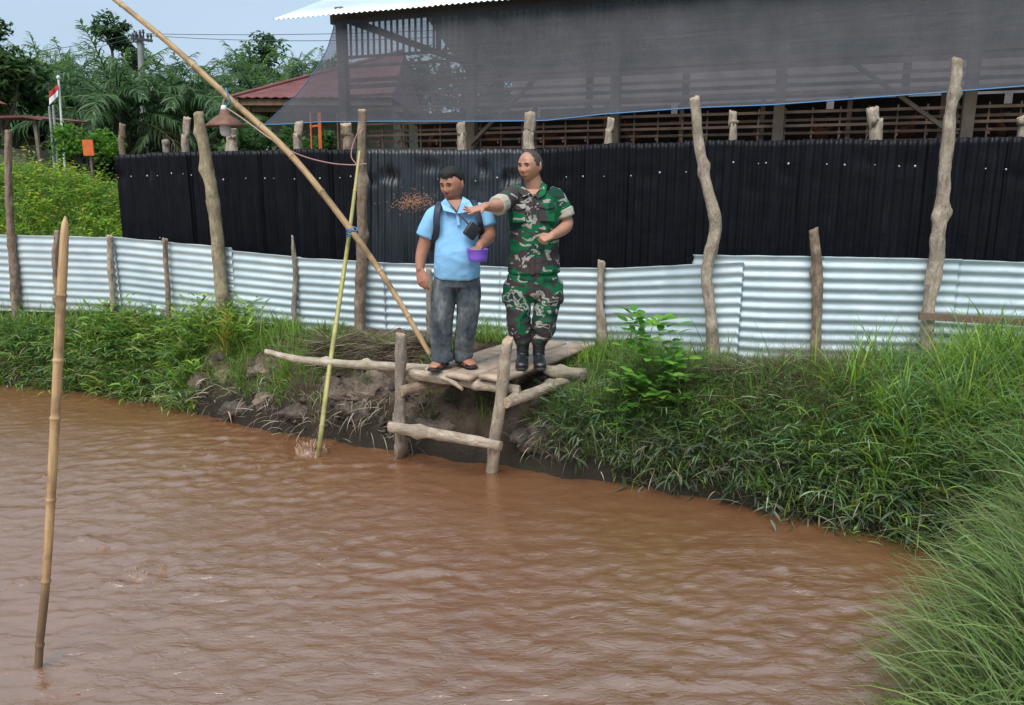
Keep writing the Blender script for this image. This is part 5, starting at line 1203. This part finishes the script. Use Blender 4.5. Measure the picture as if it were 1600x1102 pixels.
def hand(W, d, nrm, s=1.0, curl=(.3, .35, .4, .45), thumb=1, spread=.08, tcurl=.3, ts=(.62, .78)):
    W = np.array(tuple(W), float); d = np.array(tuple(d), float); d /= np.linalg.norm(d); nrm = np.array(tuple(nrm), float); nrm -= d * (nrm @ d); nrm /= np.linalg.norm(nrm); sd_ = np.cross(d, nrm) * thumb
    out = [tube([W - d * .02 * s, W + d * .02 * s, W + d * .055 * s, W + d * .088 * s], [(.027 * s, .020 * s), (.034 * s, .017 * s), (.040 * s, .015 * s), (.038 * s, .012 * s)], 14, 3, ref=sd_)]
    for k, (o, L) in enumerate(zip((.029, .010, -.010, -.029), (.070, .079, .073, .057))):
        p = W + d * (.084 - .006 * (k == 3)) * s + sd_ * o * s; a = 0; pts = [p - d * .02 * s, p]; dd0 = d + sd_ * (spread * (1.5 - k))
        dd0 /= np.linalg.norm(dd0)
        for q, fr in enumerate((.45, .31, .24)):
            a += curl[k] * (1.0, 1.25, .8)[q]; dd = dd0 * math.cos(a) + nrm * math.sin(a); p = p + dd * L * fr * s; pts.append(p)
        out.append(tube(pts, [.0095 * s, .0095 * s, .0088 * s, .0080 * s, .0068 * s], 10, 3))
    p = W + d * .022 * s + sd_ * .026 * s; t1 = d * ts[0] + sd_ * ts[1] + nrm * .15; t1 /= np.linalg.norm(t1); t2 = t1 * math.cos(tcurl) + (nrm * .5 + d * .6) * math.sin(tcurl); t2 /= np.linalg.norm(t2)
    out.append(tube([p - t1 * .012 * s, p + t1 * .028 * s, p + t1 * .034 * s + t2 * .026 * s, p + t1 * .034 * s + t2 * .048 * s], [.013 * s, .0115 * s, .0105 * s, .0085 * s], 10, 3)); return out
def patch(name, pts, th, m, parent, out=(0, -1, 0)):
    """thin cloth or leather flap through the given outline"""
    V = [Vector(p) for p in pts]; o_ = Vector(out) * th; n = len(V); Vs = V + [p + o_ for p in V]
    F = [tuple(range(n))[::-1], tuple(range(n, 2 * n))] + [(i, (i + 1) % n, n + (i + 1) % n, n + i) for i in range(n)]
    o = mesh(name, Vs, F, m, parent, False); b = o.modifiers.new('b', 'BEVEL'); b.width = th * .4; b.segments = 2; return o
def folds(amp, freq, seed, zs=None, diag=0.6):
    def f(co, no):
        out = co.copy()
        for i in range(len(co)):
            x, y, z = co[i]; q = Vector((x * freq * .9 + z * freq * diag, y * freq * .9, z * freq * 1.5 - x * freq * diag * .5 + seed)); a = mn.noise(q)
            q2 = Vector((x * freq * 2.1 - z * freq * .9, y * freq * 2, z * freq * 2.6 + seed)); b = mn.noise(q2)
            k = (1 - 2 * abs(a)) * .6 + b * .45; w_ = 1 if zs is None else float(np.interp(z, [t[0] for t in zs], [t[1] for t in zs]))
            out[i] = co[i] + no[i] * amp * k * w_
        return out
    return f
px2m = lambda h, Y: h * Y / 1232

# ------------- man in the blue shirt
Y1 = 6.0
def A1(px, py, dy=0.0): return P(px, py, Y1 + dy)
m1 = empty('person', Vector((-.48, 6.0, .775)), 'man in a light blue polo shirt and faded jeans holding a purple bowl, looking down', 'person')
h1 = Head(A1(706.5, 287, -.045), R(30), R(17), 1.04, jaw=.16, full=1.3)
k1 = Y1 / 1232
arm_l = tube([A1(683, 336), A1(673, 352), A1(663, 383, -.0), A1(658, 402, -.02), A1(656, 420, -.05)], [.056, .056, .051, .045, .033], 16, 4)
arm_r = tube([A1(746, 333), A1(756, 345), A1(765, 366, -.01), A1(758, 376, -.09), A1(750, 384, -.17)], [.056, .056, .052, .046, .034], 16, 4)
body = h1.parts() + [tube([A1(710, 340, .0), A1(709, 322, -.005), A1(707, 305, -.02)], [(.070, .066), (.066, .064), (.060, .060)], 18, 4),
    tube([A1(712, 324), A1(714, 338), A1(714, 375), A1(714, 415), A1(714, 426)], [(.07, .05), (.15, .075), (.15, .09), (.15, .10), (.15, .095)], 24, 4),
    tube([A1(703, 332, -.02), A1(714, 331, -.035), A1(725, 331, -.02)], [.035, .04, .035], 14, 3), arm_l, arm_r,
    tube([A1(697, 436), A1(692, 480, -.015), A1(690, 520, -.01), A1(690, 545, .0), A1(691, 560, .01)], [.07, .055, .045, .038, .034], 14, 4), tube([A1(731, 436), A1(731, 480, -.01), A1(727, 520, .02), A1(723, 542, .06), A1(722, 553, .08)], [.07, .054, .044, .038, .034], 14, 4)]
def foot(ank, d, L=.245):
    d = Vector((d[0], d[1], 0)).normalized(); z0 = .792; p = Vector((ank.x, ank.y, 0)); z = lambda q, h: Vector((q.x, q.y, z0 + h))
    return [tube([Vector((ank.x, ank.y, ank.z)), z(p, .07), z(p - d * .01, .035)], [.036, .035, .032], 12, 3),
            tube([z(p - d * .045, .028), z(p + d * .03, .032), z(p + d * .11, .024), z(p + d * .165, .016)], [(.03, .028), (.038, .032), (.046, .022), (.04, .013)], 14, 3, ref=(-d.y, d.x, 0))]
fl, fr_ = (-.38, -.92), (.55, -.83)
al, ar = A1(691, 560, .02), A1(722, 552, .09)
body += foot(al, fl) + foot(ar, fr_)
body += hand(A1(656, 421, -.05), A1(661, 452, -.10) - A1(656, 421, -.05), (.45, .85, 0), 1.12, (.30, .34, .4, .45), thumb=1, spread=.03, ts=(.93, .28))
body += hand(A1(750, 385, -.18), Vector((-.30, -.62, -.30)), Vector((-.15, -.25, -.95)), .92, (.35, .45, .5, .55), thumb=-1)
remesh('body', body, .0045, M['skin1'], m1, 1)
shirt = [ctube([A1(711, 319, .0), A1(712, 326), A1(714, 336), A1(714, 352), A1(714, 375, -.01), A1(715, 398, -.025), A1(714, 415, -.02), A1(714, 431, -.01)],
              [(.085, .066), (.135, .078), (.168, .094), (.170, .108), (.168, .122), (.172, .142), (.176, .140), (.180, .130)], 32, 5),
         ctube([A1(690, 329), A1(680, 338), A1(671, 352, -.005), A1(665, 369, -.005)], [.058, .074, .073, .072], 18, 4), ctube([A1(742, 326), A1(750, 332), A1(758, 342), A1(762, 352, -.005)], [.058, .072, .071, .070], 18, 4)]
remesh('polo_shirt', shirt, .0065, M['polo'], m1, 2, deform=folds(.009, 6, 3, [(1.3, 1.2), (1.75, 1.0), (1.95, .5), (2.1, .2)], 1.4))
T = lambda x, y, d: A1(x, y, d)
patch('collar', [T(697, 309, -.05), T(689, 317, -.085), T(693, 329, -.120), T(713, 334, -.135), T(706, 323, -.125), T(699, 314, -.10)], .006, M['polo2'], m1)
patch('collar', [T(723, 307, -.05), T(734, 314, -.085), T(741, 326, -.115), T(729, 332, -.128), T(714, 334, -.135), T(720, 318, -.115)], .006, M['polo2'], m1)
patch('neckline', [T(699, 313, -.100), T(721, 312, -.100), T(714, 330, -.128)], .003, M['skin1'], m1)
patch('placket', [T(712.5, 333, -.118), T(717, 333, -.118), T(719, 352, -.130), T(714, 352, -.130)], .004, M['polo2'], m1)
jeans = [ctube([A1(714, 424), A1(714, 434), A1(713.5, 446)], [(.172, .118), (.178, .122), (.172, .12)], 28, 4),
         ctube([A1(697, 440), A1(694, 462, -.005), A1(691, 490, -.02), A1(690, 520, -.01), A1(690, 545), A1(692, 565, -.01)], [(.098, .108), (.098, .104), (.090, .094), (.085, .09), (.084, .09), (.084, .095)], 20, 4),
         ctube([A1(731, 440), A1(732, 462, -.005), A1(731, 490, -.01), A1(727, 520, .02), A1(723, 542, .06), A1(723, 557, .08)], [(.098, .108), (.096, .102), (.088, .092), (.080, .086), (.078, .086), (.078, .092)], 20, 4)]
remesh('jeans', jeans, .0065, M['denim'], m1, 2, deform=folds(.008, 7, 12, [(.78, 2.2), (.95, 1.2), (1.1, .8), (1.5, .6)], 1.6))
h1.hair(lambda d: (d[2] - (.52 if d[1] < -.3 else (.52 - (d[1] + .3) * 1.15 if d[1] < .35 else -.25))) - (.10 * abs(d[0]) if d[1] < -.3 else 0), lambda d: .009 + .012 * max(0, d[2]) + .008 * max(0, -d[1]) * max(0, d[2]), M['hair'], m1, .006)
for sg in (-1, 1):
    h1.part('eye', M['eyew'], (sg * .031, -.0735, .006), (.0125, .008, .0045), m1); h1.part('iris', M['iris'], (sg * .031 - .002, -.0785, .0045), (.0085, .0045, .0045), m1)
    h1.part('eyebrow', M['hair'], (sg * .031, -.087, .027), (.020, .0065, .0048), m1, Ry(sg * .10)); h1.part('eyelid', M['skin1'], (sg * .031, -.0735, .0105), (.0145, .0095, .0045), m1)
    h1.part('nostril', M['lip'], (sg * .007, -.103, -.037), (.0055, .005, .0035), m1)
h1.part('lips', M['lip'], (0, -.0885, -.0615), (.024, .009, .0075), m1); h1.part('moustache', M['hair_short'], (0, -.0885, -.0475), (.020, .0045, .0028), m1)
for an, d, in ((al, fl), (ar, fr_)):
    dd = Vector((d[0], d[1], 0)).normalized(); p = Vector((an.x, an.y, .775)); sr = (-dd.y, dd.x, 0)
    v, f = tube([p - dd * .06 + Vector((0, 0, .012)), p + dd * .05 + Vector((0, 0, .012)), p + dd * .14 + Vector((0, 0, .012)), p + dd * .185 + Vector((0, 0, .012))], [(.036, .012), (.042, .012), (.053, .012), (.040, .012)], 18, 4, ref=sr)
    s_ = mesh('sandal', v, f, M['sole'], m1)
    for t0, t1 in ((.045, .012), (.085, .008), (.12, .004)):
        q = [p + dd * t0 + Vector(sr) * (a * .050) + Vector((0, 0, .02 + .052 * math.sqrt(max(0, 1 - a * a)) * (1 - t0 * 3.0))) + dd * t1 * a for a in np.linspace(-1, 1, 9)]
        v, f = tube(q, [(.017, .004)] * 9, 10, 2, ref=tuple(dd)); mesh('sandal_strap', v, f, M['sandal'], s_)
# backpack
bp = empty('backpack', A1(712, 350, .2), 'dark navy backpack worn by the man in the blue shirt, its straps over his shoulders', 'backpack')
remesh('pack', [tube([A1(714, 335, .20), A1(713, 360, .22), A1(712, 395, .22), A1(712, 410, .2)], [(.12, .06), (.165, .09), (.172, .10), (.15, .08)], 20, 4)], .012, M['navy'], bp, 3)
def strap(name, pts, wd, m, parent, th=.006):
    v, f = tube(pts, [(wd, th)] * len(pts), 12, 5, ref=(1, .1, 0)); return mesh(name, v, f, m, parent)
strap('strap', [A1(690, 318, .06), A1(687, 316, -.02), A1(684, 325, -.10), A1(682, 342, -.128), A1(682, 360, -.12), A1(678, 378, -.03), A1(675, 392, .10)], .026, M['navy'], bp)
strap('strap', [A1(736, 314, .06), A1(740, 314, -.02), A1(744, 323, -.095), A1(748, 338, -.125), A1(751, 352, -.12), A1(753, 366, -.02), A1(750, 385, .12)], .022, M['navy'], bp)
# sling bag
sb = empty('sling_bag', A1(737, 360, -.2), 'small black sling bag on the chest of the man in the blue shirt', 'bag')
Cb = A1(737.5, 361, -.165); ax = (A1(750, 369, -.15) - A1(729, 353, -.18)).normalized(); az = Vector((ax.z * -1, 0, ax.x)).normalized(); az = Vector((.28, .12, .95)).normalized(); ay = az.cross(ax).normalized(); az = ax.cross(ay).normalized()
mb = MB(); mb.box(Cb, (.10, .045, .115), ax, ay, az); o = mb.build('bag_body', M['blackbag'], sb, True); b = o.modifiers.new('b', 'BEVEL'); b.width = .014; b.segments = 4
strap('sling_strap', [A1(700, 307, .02), A1(700, 315, -.06), A1(704, 322, -.115), A1(716, 334, -.135), A1(727, 345, -.15), A1(731, 350, -.155)], .007, M['blackbag'], sb, .004)
strap('sling_strap', [A1(748, 372, -.15), A1(757, 376, -.06), A1(750, 388, .10)], .009, M['blackbag'], sb, .004)
# bowl
bc = A1(746, 399, -.245); v, f = lathe([(.001, -.046), (.052, -.046), (.066, -.038), (.074, -.012), (.078, .040), (.084, .044), (.084, .048), (.074, .047), (.070, -.01), (.06, -.034), (.001, -.036)], bc, 40)
o = mesh('bowl', v, f, M['purple'], None, True, base=bc); tag(o, 'purple plastic bowl held in front of the blue shirt', 'bowl')
v, f = lathe([(.001, .012), (.04, .014), (.0715, .008)], bc, 24); mesh('feed', v, f, M['pellet'], o).matrix_parent_inverse = Matrix.Translation(bc).inverted()

# ------------- man in uniform
Y2 = 6.08
def A2(px, py, dy=0.0): return P(px, py, Y2 + dy)
m2 = empty('person', Vector((.14, 6.05, .775)), 'man in camouflage uniform and black boots stretching out his open hand to scatter feed', 'person')
h2_ = Head(A2(828.5, 259, -.03), R(38), R(7), 1.05, jaw=.17, full=1.2)
body = h2_.parts() + [tube([A2(835, 305, .0), A2(835, 293, -.0), A2(832, 278, -.01)], [(.072, .068), (.069, .066), (.062, .062)], 18, 4),
    tube([A2(835, 296), A2(834, 310), A2(834, 350), A2(834, 400), A2(833, 426)], [(.07, .05), (.16, .07), (.16, .085), (.155, .085), (.16, .09)], 24, 4),
    tube([A2(802, 305), A2(792, 313, -.11), A2(783, 320, -.24), A2(771, 323, -.33), A2(757, 323, -.42)], [.05, .05, .049, .042, .031], 16, 4),
    tube([A2(868, 308), A2(878, 330), A2(886, 350, .0), A2(876, 361, -.10), A2(863, 368, -.21)], [.052, .052, .050, .044, .032], 16, 4),
    tube([A2(814, 436), A2(812, 480), A2(816, 525), A2(817, 560)], [.075, .06, .045, .036], 14, 4), tube([A2(853, 436), A2(851, 480), A2(844, 525), A2(842, 560)], [.075, .06, .045, .036], 14, 4)]
body += hand(A2(756, 323, -.43), A2(731, 331, -.50) - A2(756, 323, -.43), Vector((-.1, -.45, .85)), 1.06, (.05, .10, .16, .22), thumb=-1, spread=.16, tcurl=.1)
body += hand(A2(862, 368.5, -.215), A2(846, 374, -.26) - A2(862, 368.5, -.215), Vector((-.1, .5, -.8)), 1.0, (1.35, 1.4, 1.4, 1.35), thumb=-1, tcurl=.9)
remesh('body', body, .0045, M['skin2'], m2, 1)
jacket = [ctube([A2(835, 299), A2(835, 301), A2(834.5, 307), A2(834, 320), A2(835, 345), A2(835, 372), A2(834, 398), A2(834, 425)],
               [(.075, .06), (.15, .078), (.195, .10), (.20, .118), (.195, .128), (.190, .128), (.196, .132), (.207, .146)], 32, 5),
          ctube([A2(812, 303), A2(801, 306, -.04), A2(791, 313, -.13), A2(781, 320, -.22)], [.066, .072, .073, .072], 18, 4), ctube([A2(858, 303), A2(868, 309), A2(876, 323), A2(881, 334)], [.066, .073, .071, .069], 18, 4)]
remesh('field_jacket', jacket, .0065, M['camo'], m2, 2, deform=folds(.010, 7, 21, [(1.3, 1.1), (2.0, .9), (2.2, .4)], 1.0))
def cuff(a, b, r0, r1):
    v, f = ctube([a, b], [r0, r1], 24, 4, cap=True); o = mesh('cuff', v, f, M['cuff'], m2); return o
remesh('cuff', [ctube([A2(785, 317, -.185), A2(776.5, 322, -.262)], [.072, .073], 22, 3)], .006, M['cuff'], m2, 1, deform=folds(.004, 16, 5))
remesh('cuff', [ctube([A2(880.5, 327, -.0), A2(884, 338, -.0)], [.072, .072], 22, 3)], .006, M['cuff'], m2, 1, deform=folds(.004, 16, 6))
T = lambda x, y, d: A2(x, y, d)
patch('collar', [T(815, 290, -.045), T(810, 299, -.085), T(817, 308, -.115), T(829, 303, -.118), T(822, 296, -.09)], .009, M['camo'], m2)
patch('collar', [T(846, 283, -.02), T(855, 290, -.05), T(852, 304, -.10), T(841, 311, -.118), T(833, 304, -.112), T(843, 296, -.07)], .009, M['camo'], m2)
patch('neckline', [T(823, 296, -.098), T(843, 296, -.095), T(834, 307, -.118)], .004, M['skin2'], m2)
for (x0, x1, y0, y1) in ((801, 821, 320, 348), (842, 867, 318, 346)):
    patch('pocket', [T(x0, y0 + 4, -.128), T(x1, y0 + 4, -.128), T(x1 - .5, y1, -.134), T(x0 + .5, y1, -.134)], .007, M['camo'], m2)
    patch('pocket_flap', [T(x0 - .5, y0 - 1, -.126), T(x1 + .5, y0 - 1, -.126), T(x1, y0 + 6, -.138), T((x0 + x1) / 2, y0 + 9, -.138), T(x0, y0 + 6, -.138)], .007, M['camo'], m2)
patch('button_placket', [T(829, 308, -.122), T(835, 308, -.122), T(836, 360, -.134), T(835, 429, -.148), T(829, 429, -.148), T(830, 360, -.134)], .005, M['camo'], m2)
trousers = [tube([A2(834, 424), A2(833, 434), A2(833, 448)], [(.188, .124), (.192, .128), (.188, .126)], 28, 4),
            tube([A2(812, 438), A2(810, 460, -.005), A2(809, 485, -.015), A2(811, 505, -.01), A2(814, 519, -.0), A2(817, 528)], [(.102, .112), (.102, .108), (.096, .100), (.092, .098), (.088, .094), (.066, .07)], 20, 4),
            tube([A2(853, 438), A2(856, 460, -.005), A2(853, 485, -.015), A2(850, 505, -.01), A2(848, 519, -.0), A2(843, 529)], [(.102, .112), (.102, .108), (.096, .100), (.094, .098), (.088, .094), (.066, .07)], 20, 4),
            tube([A2(793, 444, .02), A2(791, 468, .02)], [(.03, .07), (.032, .07)], 14, 3), tube([A2(873, 444, .02), A2(874, 468, .02)], [(.03, .07), (.03, .07)], 14, 3)]
remesh('trousers', trousers, .0065, M['camo'], m2, 2, deform=folds(.014, 7, 33, [(.95, 1.4), (1.2, 1.0), (1.6, .7)], .8))
for px, ty, sx in ((817, 0, -.03), (842, .0, .02)):
    a = A2(px, 525); z0 = .772; b = Vector((a.x, a.y, z0)); dd = Vector((sx * 3, -1, 0)).normalized(); sr = (-dd.y, dd.x, 0)
    bt = [tube([a, Vector((a.x, a.y, z0 + .16)), Vector((a.x, a.y, z0 + .09))], [(.054, .06), (.050, .056), (.048, .058)], 18, 4),
          tube([b - dd * .05 + Vector((0, 0, .05)), b + dd * .03 + Vector((0, 0, .058)), b + dd * .10 + Vector((0, 0, .046)), b + dd * .165 + Vector((0, 0, .036))], [(.042, .045), (.046, .052), (.05, .038), (.045, .026)], 18, 4, ref=sr)]
    o = remesh('boot', bt, .006, M['boot'], m2, 2, deform=folds(.004, 22, 8 + px))
    v, f = tube([b - dd * .075 + Vector((0, 0, .012)), b + dd * .03 + Vector((0, 0, .012)), b + dd * .12 + Vector((0, 0, .012)), b + dd * .20 + Vector((0, 0, .012))], [(.040, .015), (.042, .015), (.052, .015), (.036, .015)], 18, 4, ref=sr); mesh('boot_sole', v, f, M['sole'], o)
    for zz in (.13, .17, .21): 
        q = [Vector((a.x + .045 * math.sin(t), a.y - .056 * math.cos(t), z0 + zz)) for t in np.linspace(-.9, .9, 6)]; v, f = tube(q, [.004] * 6, 6, 2); mesh('boot_lace', v, f, M['sole'], o)
h2_.hair(lambda d: min(d[1] + .34 + .10 * abs(d[0]) + (.10 if d[2] < .3 else 0) * 0 - .34 * max(0, .42 - d[2]), d[2] + (.05 if d[1] < .1 else .55)), lambda d: .0065, M['hair_short'], m2, .003)
for sg in (-1, 1):
    h2_.part('eye', M['eyew'], (sg * .031, -.0735, .007), (.0125, .008, .005), m2); h2_.part('iris', M['iris'], (sg * .031, -.079, .0065), (.0080, .0045, .0052), m2)
    h2_.part('eyebrow', M['hair'], (sg * .031, -.087, .026), (.020, .0065, .0042), m2, Ry(sg * .12)); h2_.part('eyelid', M['skin2'], (sg * .031, -.0735, .0115), (.0145, .0095, .0045), m2)
    h2_.part('nostril', M['lip'], (sg * .007, -.103, -.037), (.0055, .005, .0035), m2)
h2_.part('lips', M['lip'], (0, -.0885, -.0615), (.025, .009, .0075), m2)
# ------------- scattered feed in the air
rs = np.random.RandomState(9); mb = MB()
for i in range(420):
    px = 645 + rs.normal(0, 15) ; py = 316 + rs.normal(0, 5.5) * (1 + (i % 4 == 0)) - (px - 645) * .08; c = P(px, py, 5.55 + rs.normal(0, .05)); r = rs.uniform(.0028, .0048)
    a = rs.normal(0, 1, 3); a /= np.linalg.norm(a); c = np.array(c); o_ = [c + np.array(q) * r for q in ((1, 0, 0), (-1, 0, 0), (0, 1, 0), (0, -1, 0), (0, 0, 1), (0, 0, -1))]
    mb.add(o_, [(0, 2, 4), (2, 1, 4), (1, 3, 4), (3, 0, 4), (2, 0, 5), (1, 2, 5), (3, 1, 5), (0, 3, 5)])
o = mb.build('feed_pellets', M['pellet'], None, False); tag(o, 'cloud of brown fish feed pellets flying through the air before the black fence', kind='stuff')
# ------------- splashes of feeding fish
M['splash'] = simple('splashed_water', (.34, .22, .15), .08, 0, .2, 20, 0)
def splash(px, py, r, h, n, label, seed):
    rs = np.random.RandomState(seed); c = PZ(px, py, 0); parts = []
    for k in range(n):
        a = rs.rand() * 6.28; q = rs.rand() ** .6; b = c + Vector((math.cos(a) * r * q, math.sin(a) * r * q * .8, 0)); hh = h * (1 - q * .7) * rs.uniform(.4, 1.1); w_ = min(r, .07) * rs.uniform(.06, .20)
        e = b + Vector((math.cos(a) * hh * .5, math.sin(a) * hh * .4, hh)); parts.append(tube([b - Vector((0, 0, .02)), b.lerp(e, .5) + Vector((0, 0, hh * .1)), e], [(w_ * 1.6, w_), (w_ * .7, w_ * .5), (w_ * .25, w_ * .25)], 7, 2))
        if k % 2: dq = e + Vector((rs.normal(0, .03), rs.normal(0, .02), rs.uniform(.0, .05))); parts.append(ellips(dq, (.004, .004, .005), n=6, m=4))
    V, F = merge(parts); o = mesh('water_splash', V, F, M['splash'], None, True, base=c); tag(o, label, 'splash')
splash(485, 704, .13, .10, 80, 'tallest splash right beside the foot of the upright bamboo', 1)
splash(216, 896, .06, .045, 12, 'small splash where fish feed, right of the tan stake, biggest of that cluster', 2)
splash(176, 917, .04, .03, 8, 'low splash nearest to the tan stake on its right, below the others', 3)
splash(298, 897, .06, .018, 8, 'flat splash at the right end of the cluster beside the tan stake', 4)
splash(40, 913, .04, .025, 8, 'small splash left of the tan stake', 5)
splash(72, 748, .05, .03, 8, 'small splash behind the tan stake halfway up', 6)
splash(160, 856, .04, .025, 6, 'little splash farther out above the cluster beside the tan stake', 7)
splash(330, 712, .05, .02, 7, 'small splash in open water left of the upright bamboo', 8)
splash(403, 730, .03, .03, 6, 'tiny splash between the upright bamboo and the tan stake', 9)
splash(258, 886, .03, .03, 6, 'tiny splash between the two larger ones of the cluster beside the tan stake', 10)
